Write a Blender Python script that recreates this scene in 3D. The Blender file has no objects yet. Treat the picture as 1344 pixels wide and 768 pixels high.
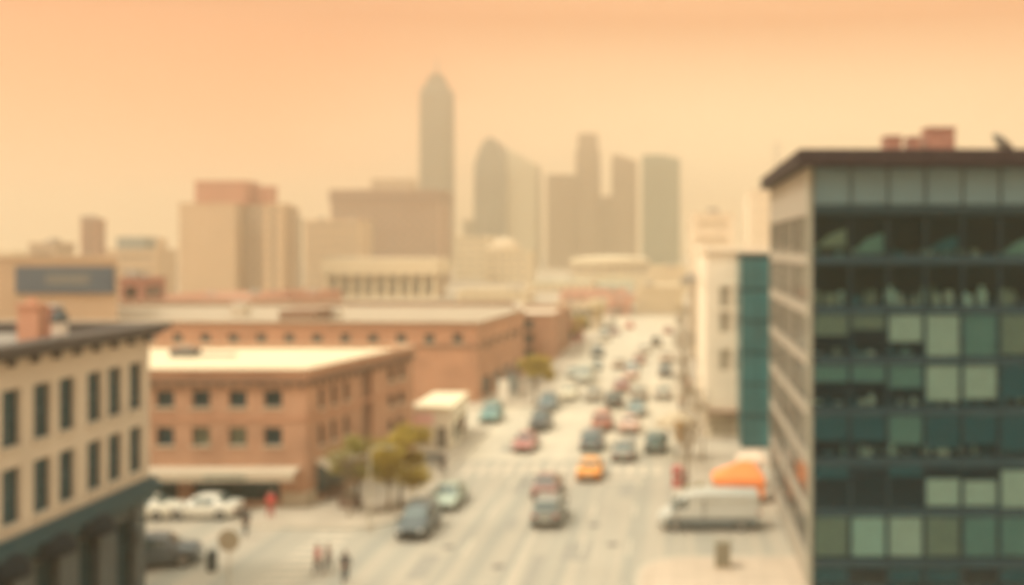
import bpy, bmesh, math, random
from mathutils import Vector, Matrix
R = math.radians
scene = bpy.context.scene
COL = scene.collection
CAM_H = 17.5
F = 1300.0            # focal length in photo pixels (photo is 1344 wide)
VX, VY = 885.0, 323.0 # where the street vanishes
def gx(px, Y): return (px - VX) * Y / F
def gz(py, Y): return CAM_H - (py - VY) * Y / F
def gy(py, z=0.0): return (CAM_H - z) * F / (py - VY)

# ------------------------------------------------------------------ materials
MATS = {}
def mat(name, col, rough=0.8, var=0.12, scale=1.5, bump=0.0, metal=0.0, coat=0.0, spec=0.5):
    if name in MATS: return MATS[name]
    m = bpy.data.materials.new(name); m.use_nodes = True
    nt = m.node_tree; N = nt.nodes; L = nt.links
    b = N['Principled BSDF']
    b.inputs['Roughness'].default_value = rough
    b.inputs['Metallic'].default_value = metal
    b.inputs['Coat Weight'].default_value = coat
    b.inputs['Specular IOR Level'].default_value = spec
    tc = N.new('ShaderNodeTexCoord')
    n1 = N.new('ShaderNodeTexNoise'); n1.inputs['Scale'].default_value = scale; n1.inputs['Detail'].default_value = 6
    L.new(tc.outputs['Object'], n1.inputs['Vector'])
    mr = N.new('ShaderNodeMapRange'); mr.inputs['From Min'].default_value = .25; mr.inputs['From Max'].default_value = .75
    mr.inputs['To Min'].default_value = 1 - var; mr.inputs['To Max'].default_value = 1 + var
    L.new(n1.outputs['Fac'], mr.inputs['Value'])
    mx = N.new('ShaderNodeMix'); mx.data_type = 'RGBA'; mx.blend_type = 'MULTIPLY'; mx.inputs['Factor'].default_value = 1
    mx.inputs[6].default_value = (*col, 1)
    L.new(mr.outputs['Result'], mx.inputs[7])
    L.new(mx.outputs[2], b.inputs['Base Color'])
    if bump:
        bp = N.new('ShaderNodeBump'); bp.inputs['Strength'].default_value = bump; bp.inputs['Distance'].default_value = .02
        L.new(n1.outputs['Fac'], bp.inputs['Height']); L.new(bp.outputs['Normal'], b.inputs['Normal'])
    MATS[name] = m
    return m

def brick(name, c1, c2, mortar, w=.22, h=.075):
    if name in MATS: return MATS[name]
    m = mat(name, c1, .9, .2, .35, .3)
    nt = m.node_tree; N = nt.nodes; L = nt.links
    tc = next(n for n in N if n.type == 'TEX_COORD'); mx = next(n for n in N if n.type == 'MIX')
    sep = N.new('ShaderNodeSeparateXYZ'); L.new(tc.outputs['Object'], sep.inputs[0])
    ad = N.new('ShaderNodeMath'); L.new(sep.outputs['X'], ad.inputs[0]); L.new(sep.outputs['Y'], ad.inputs[1])
    cb = N.new('ShaderNodeCombineXYZ'); L.new(ad.outputs[0], cb.inputs['X']); L.new(sep.outputs['Z'], cb.inputs['Y'])
    br = N.new('ShaderNodeTexBrick'); br.inputs['Scale'].default_value = 1
    br.inputs['Brick Width'].default_value = w; br.inputs['Row Height'].default_value = h
    br.inputs['Mortar Size'].default_value = .008
    br.inputs['Color1'].default_value = (*c1, 1); br.inputs['Color2'].default_value = (*c2, 1); br.inputs['Mortar'].default_value = (*mortar, 1)
    L.new(cb.outputs[0], br.inputs['Vector']); L.new(br.outputs['Color'], mx.inputs[6])
    return m

def slabs(name, col, size=1.5, var=.1):
    """paving: expansion joints every `size` metres over blotchy concrete"""
    if name in MATS: return MATS[name]
    m = mat(name, col, .9, var, .25, .2)
    nt = m.node_tree; N = nt.nodes; L = nt.links
    tc = next(n for n in N if n.type == 'TEX_COORD'); mx = next(n for n in N if n.type == 'MIX')
    br = N.new('ShaderNodeTexBrick'); br.offset = 0; br.inputs['Scale'].default_value = 1
    br.inputs['Brick Width'].default_value = size; br.inputs['Row Height'].default_value = size; br.inputs['Mortar Size'].default_value = .02
    d = tuple(c * .88 for c in col)
    br.inputs['Color1'].default_value = (*col, 1); br.inputs['Color2'].default_value = (*d, 1); br.inputs['Mortar'].default_value = (*[c * .6 for c in col], 1)
    L.new(tc.outputs['Object'], br.inputs['Vector']); L.new(br.outputs['Color'], mx.inputs[6])
    return m

def road_mat(name, ca, cb_):
    m = mat(name, ca, .85, .10, .12, .2)
    nt = m.node_tree; N = nt.nodes; L = nt.links
    tc = next(n for n in N if n.type == 'TEX_COORD'); mx = next(n for n in N if n.type == 'MIX')
    mp = N.new('ShaderNodeMapping'); mp.inputs['Scale'].default_value = (1.1, .012, 1)
    L.new(tc.outputs['Object'], mp.inputs[0])
    n = N.new('ShaderNodeTexNoise'); n.inputs['Scale'].default_value = 1; n.inputs['Detail'].default_value = 4
    L.new(mp.outputs[0], n.inputs['Vector'])
    cr = N.new('ShaderNodeValToRGB'); e = cr.color_ramp.elements
    e[0].position = .38; e[0].color = (*ca, 1); e[1].position = .62; e[1].color = (*cb_, 1)
    L.new(n.outputs['Fac'], cr.inputs[0]); L.new(cr.outputs[0], mx.inputs[6])
    return m

def glass_thin(name, tint, refl=.06):
    if name in MATS: return MATS[name]
    m = bpy.data.materials.new(name); m.use_nodes = True
    nt = m.node_tree; N = nt.nodes; L = nt.links
    N.remove(N['Principled BSDF']); out = N['Material Output']
    t = N.new('ShaderNodeBsdfTransparent'); t.inputs[0].default_value = (*tint, 1)
    g = N.new('ShaderNodeBsdfGlossy'); g.inputs['Roughness'].default_value = .05; g.inputs[0].default_value = (.05, .33, .55, 1)
    fr = N.new('ShaderNodeFresnel'); fr.inputs[0].default_value = 1.4
    mxs = N.new('ShaderNodeMixShader')
    L.new(fr.outputs[0], mxs.inputs[0]); L.new(t.outputs[0], mxs.inputs[1]); L.new(g.outputs[0], mxs.inputs[2]); L.new(mxs.outputs[0], out.inputs[0])
    MATS[name] = m
    return m

GL = mat('window_glass', (.015, .05, .06), .25, .35, .8)
GL_PALE = mat('window_glass_curtained', (.16, .18, .12), .2, .3, .8)
GL_CAR = mat('car_glass', (.05, .085, .08), .06, .1, 2, spec=1.0)
GL_TEAL = mat('teal_glass', (.015, .125, .14), .3, .35, .25)
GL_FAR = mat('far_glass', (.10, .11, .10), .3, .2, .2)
DARK = mat('dark_frame', (.04, .055, .055), .5, .1)
WHITE = mat('white_paint', (.7, .68, .6), .5, .06)
STEEL = mat('galvanised_steel', (.35, .35, .32), .4, .1, metal=.6)
RUBBER = mat('tyre_rubber', (.025, .025, .025), .9, .1)
RIM = mat('wheel_rim', (.35, .35, .33), .35, .05, metal=.8)
LAMPW = mat('headlight_lens', (.75, .75, .68), .1, .02)
LAMPR = mat('taillight_lens', (.4, .03, .02), .2, .02)
STONE = mat('pale_stone', (.45, .39, .29), .85, .1, .6, .2)
TRIM = mat('cream_trim', (.55, .48, .36), .7, .06)
BARK = mat('bark', (.10, .075, .05), .95, .25, 6, .5)

# ------------------------------------------------------------------ object helpers
def tag(o, label=None, cat=None, group=None, kind=None):
    if label: o['label'] = label
    if cat: o['category'] = cat
    if group: o['group'] = group
    if kind: o['kind'] = kind
    return o
def empty(name, loc, label, cat, group=None, rz=0):
    o = bpy.data.objects.new(name, None); COL.objects.link(o)
    o.location = loc; o.rotation_euler = (0, 0, rz); o.empty_display_size = .2
    return tag(o, label, cat, group)
def wloc(o):
    v = Vector((0, 0, 0))
    while o: v += Vector(o.location); o = o.parent
    return v
def obj(name, bm, m, parent=None, world=True, smooth=False):
    """link bm as one mesh; world=True: its coordinates are metres in the world"""
    me = bpy.data.meshes.new(name)
    if parent is not None and world: bmesh.ops.translate(bm, verts=bm.verts, vec=-wloc(parent))
    if smooth:
        for f in bm.faces: f.smooth = True
    bm.to_mesh(me); bm.free(); me.materials.append(m)
    o = bpy.data.objects.new(name, me); COL.objects.link(o); o.parent = parent
    return o
def B(): return bmesh.new()
def box(bm, x0, x1, y0, y1, z0, z1):
    v = [bm.verts.new(p) for p in ((x0,y0,z0),(x1,y0,z0),(x1,y1,z0),(x0,y1,z0),(x0,y0,z1),(x1,y0,z1),(x1,y1,z1),(x0,y1,z1))]
    for f in ((3,2,1,0),(4,5,6,7),(0,1,5,4),(1,2,6,5),(2,3,7,6),(3,0,4,7)): bm.faces.new([v[i] for i in f])
    return bm
def bx(*a): return box(B(), *a)
def prism(bm, poly, z0, z1):
    a = [bm.verts.new((x, y, z0)) for x, y in poly]; b = [bm.verts.new((x, y, z1)) for x, y in poly]
    n = len(poly)
    bm.faces.new(a[::-1]); bm.faces.new(b)
    for i in range(n): bm.faces.new((a[i], a[(i+1) % n], b[(i+1) % n], b[i]))
    return bm
def tube(bm, pts, r0, r1=None, n=8):
    """tapered tube through pts"""
    pts = [Vector(p) for p in pts]; r1 = r0 if r1 is None else r1; rings = []
    for i, p in enumerate(pts):
        d = (pts[min(i+1, len(pts)-1)] - pts[max(i-1, 0)]).normalized()
        u = d.cross(Vector((0, 0, 1)) if abs(d.z) < .9 else Vector((1, 0, 0))).normalized(); w = d.cross(u)
        r = r0 + (r1 - r0) * i / max(1, len(pts) - 1)
        rings.append([bm.verts.new(p + (u*math.cos(2*math.pi*k/n) + w*math.sin(2*math.pi*k/n))*r) for k in range(n)])
    for a, b in zip(rings, rings[1:]):
        for k in range(n): bm.faces.new((a[k], a[(k+1) % n], b[(k+1) % n], b[k]))
    bm.faces.new(rings[0][::-1]); bm.faces.new(rings[-1])
    return bm
def lathe(bm, cx, cy, prof, n=20):
    rings = [[bm.verts.new((cx + r*math.cos(2*math.pi*k/n), cy + r*math.sin(2*math.pi*k/n), z)) for k in range(n)] for r, z in prof]
    for a, b in zip(rings, rings[1:]):
        for k in range(n): bm.faces.new((a[k], a[(k+1) % n], b[(k+1) % n], b[k]))
    bm.faces.new(rings[0][::-1]); bm.faces.new(rings[-1])
    return bm
def sheet(name, x0, x1, y0, y1, z, m, kind='structure', nx=1, ny=1):
    bm = B(); v = [bm.verts.new(p) for p in ((x0,y0,z),(x1,y0,z),(x1,y1,z),(x0,y1,z))]; bm.faces.new(v)
    return tag(obj(name, bm, m), kind=kind)
def bev(bm, w=.05, seg=2):
    bmesh.ops.bevel(bm, geom=list(bm.edges), offset=w, segments=seg, affect='EDGES', clamp_overlap=True); return bm

# ------------------------------------------------------------------ buildings
def facade(bm, p0, p1, z0, z1, ops, dep=.22):
    """wall quad p0->p1 (outside on the right hand) with real rectangular openings and reveals"""
    p0 = Vector((*p0, 0)); p1 = Vector((*p1, 0)); d = (p1 - p0); L = d.length; d /= L; n = Vector((d.y, -d.x, 0))
    us = sorted({0, L} | {u for o in ops for u in o[:2]}); zs = sorted({z0, z1} | {z for o in ops for z in o[2:4]})
    P = lambda u, z, k=0: bm.verts.new(p0 + d*u - n*k + Vector((0, 0, z)))
    for a, b in zip(us, us[1:]):
        for c, e in zip(zs, zs[1:]):
            m_ = ((a+b)/2, (c+e)/2)
            if any(o[0] < m_[0] < o[1] and o[2] < m_[1] < o[3] for o in ops): continue
            bm.faces.new((P(a,c), P(b,c), P(b,e), P(a,e)))
    for u0, u1, c, e in [o[:4] for o in ops]:
        bm.faces.new((P(u0,c), P(u1,c), P(u1,c,dep), P(u0,c,dep))); bm.faces.new((P(u0,e,dep), P(u1,e,dep), P(u1,e), P(u0,e)))
        bm.faces.new((P(u0,c), P(u0,c,dep), P(u0,e,dep), P(u0,e))); bm.faces.new((P(u1,c,dep), P(u1,c), P(u1,e), P(u1,e,dep)))
def wbox(bm, p0, p1, u0, u1, z0, z1, k0, k1):
    """box in wall coordinates, k outward"""
    p0 = Vector((*p0, 0)); d = (Vector((*p1, 0)) - p0).normalized(); n = Vector((d.y, -d.x, 0))
    q = [bm.verts.new(p0 + d*u + n*k + Vector((0,0,z))) for z in (z0, z1) for u, k in ((u0,k1),(u1,k1),(u1,k0),(u0,k0))]
    for f in ((3,2,1,0),(4,5,6,7),(0,1,5,4),(1,2,6,5),(2,3,7,6),(3,0,4,7)): bm.faces.new([q[i] for i in f])
    return bm
def window(root, p0, p1, o, dep=.22, glass=None, frame=None, sill=None, mull=1, rail=True, label=None, detail=True):
    u0, u1, z0, z1 = o[:4]; t = min(.07, (u1-u0)*.12)
    w = B()
    wbox(w, p0, p1, u0, u0+t, z0, z1, -dep, -dep+.1); wbox(w, p0, p1, u1-t, u1, z0, z1, -dep, -dep+.1)
    wbox(w, p0, p1, u0+t, u1-t, z0, z0+t, -dep, -dep+.1); wbox(w, p0, p1, u0+t, u1-t, z1-t, z1, -dep, -dep+.1)
    if rail: wbox(w, p0, p1, u0+t, u1-t, (z0+z1)/2-t/2, (z0+z1)/2+t/2, -dep, -dep+.08)
    for i in range(1, mull):
        c = u0 + (u1-u0)*i/mull; wbox(w, p0, p1, c-t/2, c+t/2, z0+t, z1-t, -dep, -dep+.07)
    wo = obj('window', w, frame or DARK, root)
    if label: wo['label'] = label
    g = B(); wbox(g, p0, p1, u0+.01, u1-.01, z0+.01, z1-.01, -dep-.03, -dep+.03)
    obj('pane', g, glass or GL, wo)
    if sill: s = B(); wbox(s, p0, p1, u0-.08, u1+.08, z0-.12, z0-.003, -.02, .09); obj('sill', s, sill, wo)
    return wo
def shell(root, poly, z0, z1, m, ops, dep=.22, name='wall'):
    bm = B(); n = len(poly)
    for i in range(n): facade(bm, poly[i], poly[(i+1) % n], z0, z1, ops.get(i, []), dep)
    return obj(name, bm, m, root)
def offset_poly(poly, k):
    """mitred offset of a ccw polygon, k>0 outward"""
    out = []; n = len(poly)
    for i in range(n):
        a, b, c = Vector(poly[i-1]), Vector(poly[i]), Vector(poly[(i+1) % n])
        d1 = (b-a).normalized(); d2 = (c-b).normalized(); n1 = Vector((d1.y,-d1.x)); n2 = Vector((d2.y,-d2.x))
        m_ = (n1+n2).normalized(); out.append(tuple(b + m_ * (k / max(.3, m_.dot(n1)))))
    return out
def ring(bm, poly, kin, kout, z0, z1):
    a, b = offset_poly(poly, kin), offset_poly(poly, kout); n = len(poly)
    V = lambda P, z: [bm.verts.new((x, y, z)) for x, y in P]
    a0, a1, b0, b1 = V(a, z0), V(a, z1), V(b, z0), V(b, z1)
    for i in range(n):
        j = (i+1) % n
        bm.faces.new((b0[i], b0[j], b1[j], b1[i])); bm.faces.new((a0[j], a0[i], a1[i], a1[j]))
        bm.faces.new((b1[i], b1[j], a1[j], a1[i])); bm.faces.new((a0[i], a0[j], b0[j], b0[i]))
    return bm
def grid_ops(L, z0, nfl, fh, n, w, h, margin=1.2, sill=.9):
    out = []
    if n < 1: return out
    st = (L - 2*margin) / n
    for f in range(nfl):
        for k in range(n):
            c = margin + st*(k+.5); out.append((c-w/2, c+w/2, z0+f*fh+sill, z0+f*fh+sill+h))
    return out
def rect(x0, x1, y0, y1): return [(x0,y0),(x1,y0),(x1,y1),(x0,y1)]
rng = random.Random(7)
def roof_units(root, poly, z, n, m, size=1.8):
    xs = [p[0] for p in poly]; ys = [p[1] for p in poly]
    for _ in range(n):
        sx, sy, h = size*rng.uniform(.6,1.4), size*rng.uniform(.6,1.2), size*rng.uniform(.4,.8)
        x = rng.uniform(min(xs)+1+sx, max(xs)-1-sx); y = rng.uniform(min(ys)+1+sy, max(ys)-1-sy)
        u = obj('roof_unit', bev(bx(x-sx/2, x+sx/2, y-sy/2, y+sy/2, z, z+h), .05, 1), m, root)
        f = B(); lathe(f, x, y, [(min(sx,sy)*.35, z+h-.003), (min(sx,sy)*.35, z+h+.15), (min(sx,sy)*.28, z+h+.18)], 12); obj('fan', f, STEEL, u)
def simple_building(name, label, x0, x1, y0, dep, h, wm, rm=None, front=(0,0), side=None, ww=1.3, wh=1.5, para=.6, cat='building', group=None, units=2, trim=None, glass=None, detail=True):
    """flat-roofed block: walls with openings on the camera side and on the side facing the street"""
    poly = rect(x0, x1, y0, y0+dep)
    root = empty(name, ((x0+x1)/2, y0+dep/2, 0), label, cat, group)
    ops = {}; nf, nc = front
    fh = h / max(1, nf)
    if nf and nc: ops[0] = grid_ops(x1-x0, 0, nf, fh, nc, ww, min(wh, fh*.6), sill=fh*.25)
    se = 1 if (x0+x1)/2 < 0 else 3
    if side: ops[se] = grid_ops(dep, 0, nf, fh, side, ww, min(wh, fh*.6), sill=fh*.25)
    shell(root, poly, 0, h, wm, ops)
    for e, lst in ops.items():
        p0, p1 = poly[e], poly[(e+1) % 4]
        for o in lst: window(root, p0, p1, o, glass=glass or GL, frame=wm if glass else None, sill=(trim or TRIM) if detail else None, rail=detail)
    obj('roof', prism(B(), offset_poly(poly, -.05), h-.35, h-.1), rm or TRIM, root)
    obj('parapet', ring(B(), poly, -.3, .12, h+.002, h+para), trim or wm, root)
    if units: roof_units(root, poly, h-.1, units, STEEL, 1.6 + h*.04)
    return root

# ------------------------------------------------------------------ setting
ASPH = road_mat('road_concrete', (.29,.28,.23), (.39,.345,.27)); ASPH_HAZED = road_mat('haze_tinted_road', (.44,.40,.31), (.52,.46,.35))  # second road colour is the far stretch, with distance haze painted in
PAVE = slabs('paving', (.45, .39, .30), 1.5)
PAVE_W = slabs('paving_warm', (.50, .41, .31), 1.2)
KERB = mat('kerb_stone', (.46, .41, .32), .8, .1, .8)
LINE = mat('road_paint', (.50, .44, .34), .8, .3, 3)
sheet('ground', -2400, 2400, -250, 3600, 0, mat('city_ground', (.33, .28, .21), .95, .2, .02))
sheet('road', -60, 0, 20, 81, .02, ASPH); sheet('road', -60, 0, 81, 243, .02, ASPH_HAZED)
bm = B(); [bm.faces.new([bm.verts.new(p) for p in q]) for q in (
    ((0,55.5,.02),(70,55.5,.02),(70,64.5,.02),(0,64.5,.02)),)]
tag(obj('side_road', bm, ASPH), kind='structure')
def pavement(name, poly, m=PAVE, h=.14):
    inner = offset_poly(poly, -.25)
    a = obj(name, prism(B(), inner, .0, h), m); tag(a, kind='structure')
    b = obj('kerb', ring(B(), poly, -.2499, 0, 0, h+.004), KERB); tag(b, kind='structure')
def rounded(x, y, r, a0, a1, n=8):
    return [(x + r*math.cos(R(a0+(a1-a0)*i/n)), y + r*math.sin(R(a0+(a1-a0)*i/n))) for i in range(n+1)]
pavement('pavement', [(-2.0, 20), (60, 20), (60, 55.5)] + rounded(1.0, 52.5, 3.0, 90, 180), PAVE_W)
pavement('pavement', rounded(3.0, 67.5, 3.0, 180, 270) + [(60, 64.5), (60, 232), (0, 232)])
pavement('pavement', [(-60, 20), (-24.5, 20)] + rounded(-27.5, 47.2, 3, 0, 90) + [(-60, 50.2)])
pavement('pavement', [(-60, 65.4), (-27.4, 65.4), (-27.2, 61.4)] + rounded(-20.4, 64.2, 3.0, -90, 0) + rounded(-20.4, 92.5, 3, 0, 90) + [(-60, 95.5)])
pavement('pavement', [(-60, 107)] + rounded(-18, 110, 3, -90, 0) + [(-15, 232), (-60, 232)])
# repairs and covers in the carriageway
bm = B()
for x0_, y0_, w_, l_ in ((-14.2,52,1.1,4),(-10.8,61,.9,2.6),(-6.4,55,1.6,3.4),(-3.9,69,1.0,5),(-11.6,70,.8,6.5),(-7.9,47,.7,9),(-14.8,84,1.2,3),(-4.6,88,1.4,4)): bm.faces.new([bm.verts.new(p) for p in ((x0_,y0_,.0225),(x0_+w_,y0_,.0225),(x0_+w_,y0_+l_,.0225),(x0_,y0_+l_,.0225))])
tag(obj('road_patches', bm, mat('patched_concrete', (.28,.265,.22), .9, .15, 2)), kind='structure')
bm = B()
for x0_, y0_ in ((-13.1,57.5),(-9.6,54),(-5.0,62),(-11,73),(-3.6,58),(-7.3,84),(-12.4,92)):
    c_ = [bm.verts.new((x0_+.36*math.cos(R(k*22.5)), y0_+.36*math.sin(R(k*22.5)), .0265)) for k in range(16)]; bm.faces.new(c_)
tag(obj('road_covers', bm, mat('iron_cover', (.10,.10,.09), .6, .1, 4)), kind='structure')
# painted markings
bm = B()
def mark(x0, x1, y0, y1): bm.faces.new([bm.verts.new(p) for p in ((x0,y0,.024),(x1,y0,.024),(x1,y1,.024),(x0,y1,.024))])
for k in range(15): mark(-16.3 + k*1.05, -15.8 + k*1.05, 75.6, 79.2)
for k in range(12): mark(-16.3 + k*1.15, -15.75 + k*1.15, 98, 101)
for x in (-12.0, -5.3, -2.6):
    y = 40
    while y < 225:
        if not 73 < y < 81: mark(x-.08, x+.08, y, y+3)
        y += 8
for x in (-8.72, -8.5): mark(x-.04, x+.04, 30, 72); mark(x-.04, x+.04, 82, 228)
mark(-8.2, -2.2, 73.4, 73.9)
for k in range(9): mark(-21.6, -19.4, 50.8 + k*1.15, 51.35 + k*1.15)
for k in range(5): mark(-36+k*2.9, -35.88+k*2.9, 61.2, 65.2)
tag(obj('road_markings', bm, LINE), kind='structure')

# ------------------------------------------------------------------ near-left beige building
BEIGE = mat('beige_stucco', (.52, .46, .36), .9, .08, .5, .2)
GREEN = mat('dark_green_paint', (.010, .055, .07), .55, .12)
GREYC = mat('grey_shop_stone', (.08, .10, .10), .8, .12, 1)
BRK1 = brick('orange_brick', (.46, .25, .15), (.40, .215, .13), (.42, .30, .2))
BRK2 = brick('tan_brick', (.43, .21, .115), (.37, .175, .10), (.42, .30, .2))
CREAMROOF = mat('cream_roof_membrane', (.66, .56, .38), .8, .05, .2)
GRAVEL = mat('grey_roof_gravel', (.22, .20, .17), .95, .15, 3, .3)
xb = -26.5
poly = rect(-46, xb, 30, 50)
b0 = empty('corner_building', (-36, 40, 0), 'beige three-storey building with dark cornice and dark green shopfront beside the camera', 'building')
E1 = []   # openings on the street side, u measured from y=30
yc = [48.75, 46.95, 45.3, 43.25, 41.55, 39.6, 37.9, 36.1, 34.0, 32.3]
for y in yc:
    E1.append((y-30-.58, y-30+.58, 9.45, 11.75)); E1.append((y-30-.58, y-30+.58, 6.35, 8.6))
back = grid_ops(19.5, 5.9, 2, 3.1, 6, 1.2, 2.2, 1, .5)
shell(b0, poly, 5.2, 13.0, BEIGE, {1: E1, 2: back}, .28)
for o in E1: window(b0, poly[1], poly[2], o, .28, frame=GREEN, sill=BEIGE)
for o in back: window(b0, poly[2], poly[3], o, .28, frame=GREEN, sill=BEIGE)
obj('roof', prism(B(), offset_poly(poly, -.05), 12.9, 13.15), GRAVEL, b0)
DKC = mat('dark_cornice', (.055, .05, .045), .6, .15)
c = ring(B(), poly, -.35, .45, 13.03, 13.25); ring(c, poly, -.35, .75, 13.252, 13.6); obj('cornice', c, DKC, b0)
for a_, nb_ in ((1, 14), (2, 13)):
    for k in range(nb_): obj('cornice_bracket', wbox(B(), poly[a_], poly[(a_+1) % 4], .6+k*1.45, .78+k*1.45, 12.7, 13.028, .002, .3), DKC, b0)
# ground floor
bays = [(2.2+k*3.0, 4.1+k*3.0, .6, 4.2) for k in range(6)]
gf = shell(b0, offset_poly(poly, -.12), 0, 4.75, GREYC, {1: bays}, .3, 'ground_floor_wall')
pin = offset_poly(poly, -.12)
for o in bays: window(b0, pin[1], pin[2], o, .3, frame=GREEN, rail=False, mull=3)
f = ring(B(), poly, -.4, .18, 4.752, 5.2); ring(f, poly, -.3, .42, 5.202, 5.6); ring(f, poly, -.3, .25, 5.602, 5.85)
obj('shopfront_cornice', f, GREEN, b0)
pl = B()
for k in range(7): wbox(pl, poly[1], poly[2], .5+k*3.0, 1.15+k*3.0, .15, 4.74, -.1, .14)
obj('pilasters', pl, GREYC, b0)
CANVAS = mat('black_awning_canvas', (.006, .018, .028), .8, .1)
for y in (45.0, 42.0, 39.0, 36.0):     # dome awnings
    a = B(); n, s = 12, 6
    vs = [[a.verts.new((xb+.02 + 1.0*math.sin(R(90*j/s))*math.sin(R(180*i/n)), y - 1.05*math.cos(R(180*i/n))*(.25+.75*math.sin(R(90*j/s))), 5.4 - .9*(1-math.cos(R(90*j/s))))) for i in range(n+1)] for j in range(s+1)]
    for j in range(s):
        for i in range(n): a.faces.new((vs[j][i], vs[j+1][i], vs[j+1][i+1], vs[j][i+1]))
    bmesh.ops.solidify(a, geom=a.faces[:], thickness=.03)
    obj('dome_awning', a, CANVAS, b0, smooth=True)
# wall lantern hanging on the corner pier
l = B(); tube(l, [(xb+.14, 47.7, 3.9), (xb+.6, 47.7, 4.1)], .03); lathe(l, xb+.6, 47.7, [(.05,4.1),(.22,3.9),(.26,3.2),(.12,3.0)], 8); obj('wall_lantern', l, DARK, b0)
l = B(); tube(l, [(xb+.02, 47.7, .8), (xb+.02, 47.7, 3.2)], .04)
# rooftop things
ch = empty('brick_chimney', (-28.0, 43, 13.15), 'orange brick chimney on the roof of the beige corner building', 'chimney')
BRKO = brick('bright_orange_brick', (.55, .28, .18), (.49, .25, .16), (.5, .35, .25))
obj('stack', bx(-28.4, -27.5, 42.8, 43.4, 13.15, 14.85), BRKO, ch); obj('cap', bx(-28.47, -27.43, 42.73, 43.47, 14.852, 15.0), BRKO, ch)
obj('flue', lathe(B(), -27.95, 43.1, [(.2, 15.002), (.16, 15.25)], 12), BRKO, ch)
vt = empty('roof_vent', (-26.95, 43.4, 13.15), 'small white vent with dark cap beside the orange chimney', 'vent')
obj('duct', lathe(B(), -26.95, 43.4, [(.34, 13.15), (.32, 13.7), (.3, 14.15)], 14), WHITE, vt); obj('cowl', lathe(B(), -26.95, 43.4, [(.3, 14.152), (.4, 14.3), (.15, 14.75)], 14), DARK, vt)
hut = empty('roof_hatch', (-29.5, 46.8, 13.15), 'low reddish roof hatch behind the orange chimney', 'hatch')
obj('hatch_box', bev(bx(-29.9, -29.1, 46.4, 47.2, 13.15, 14.6), .05, 1), mat('red_roof_box', (.36, .17, .12), .8), hut); obj('lid', bev(bx(-29.96, -29.04, 46.34, 47.26, 14.61, 14.72), .03, 1), STEEL, hut)

# ------------------------------------------------------------------ brick corner building
P = [(-47, 66), (-24.5, 66), (-21.5, 81.7), (-24, 83.5), (-47, 83.5)]
b1 = empty('brick_building', (-35, 74, 0), 'three-storey orange brick corner building with cream flat roof and a long cream awning', 'building')
fo = []
for cx in (-40.9, -38.6, -36.3, -33.95, -31.55, -29.1, -26.75):
    fo += [(cx+47-.6, cx+47+.6, 6.75, 7.85), (cx+47-.6, cx+47+.6, 4.2, 5.4)]
Ls = (Vector(P[2])-Vector(P[1])).length
so = []
for u in (1.9, 3.5, 5.2): so += [(u-.35, u+.35, 6.4, 7.75), (u-.35, u+.35, 3.9, 5.3)]
for u in (12.1, 13.8): so += [(u-.45, u+.45, 6.9, 7.9), (u-.45, u+.45, 4.9, 5.9), (u-.45, u+.45, 2.9, 3.8)]
shopf = [(7.3, 13.9, .5, 2.35), (14.9, 20.7, .5, 2.35)]
shops = [(1.2, 6.4, .5, 2.6)]
notch = [(7.4, 9.0, .2, 8.6)]
shell(b1, P, 0, 8.75, BRK1, {0: fo+shopf, 1: so+shops+notch}, .3)
for i, o in enumerate(fo): window(b1, P[0], P[1], o, .3, sill=TRIM, glass=GL_PALE if i in (11, 9) else GL)
for o in so: window(b1, P[1], P[2], o, .3, sill=TRIM)
for o in shopf: window(b1, P[0], P[1], o, .3, rail=False, mull=4)
for o in shops: window(b1, P[1], P[2], o, .3, rail=False, mull=3, glass=mat('teal_shop_glass', (.05,.09,.09), .15))
nb = B(); wbox(nb, P[1], P[2], 7.41, 8.99, .21, 8.59, -.6, -.3); obj('recessed_bay', nb, mat('brown_panel', (.22,.13,.08), .8), b1)
obj('roof', prism(B(), offset_poly(P, -.05), 8.4, 8.9), CREAMROOF, b1)
p_ = ring(B(), P, -.3, .1, 8.752, 9.2); obj('parapet', p_, BRK1, b1)
p_ = ring(B(), P, -.35, .2, 9.202, 9.3); obj('coping', p_, mat('brown_coping', (.45,.30,.19), .7), b1)
p_ = ring(B(), P, .02, .25, 8.35, 8.55); wbx = [wbox(p_, P[0], P[1], .5+k*.9, .75+k*.9, 8.05, 8.348, .002, .2) for k in range(25)]
[wbox(p_, P[1], P[2], .5+k*.9, .75+k*.9, 8.05, 8.348, .002, .2) for k in range(17)]
obj('dentil_cornice', p_, mat('brown_cornice', (.20,.13,.085), .8), b1)
p_ = ring(B(), P, .0, .06, 5.85, 6.15); obj('belt_course', p_, mat('light_brick_band', (.46,.25,.15), .9), b1)
st = B(); wbox(st, P[0], P[1], 20.9, 22.5, .14, 1.1, .002, .1); wbox(st, P[1], P[2], 0, 1.1, .14, 1.1, .002, .1); obj('stone_base', st, STONE, b1)
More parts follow.
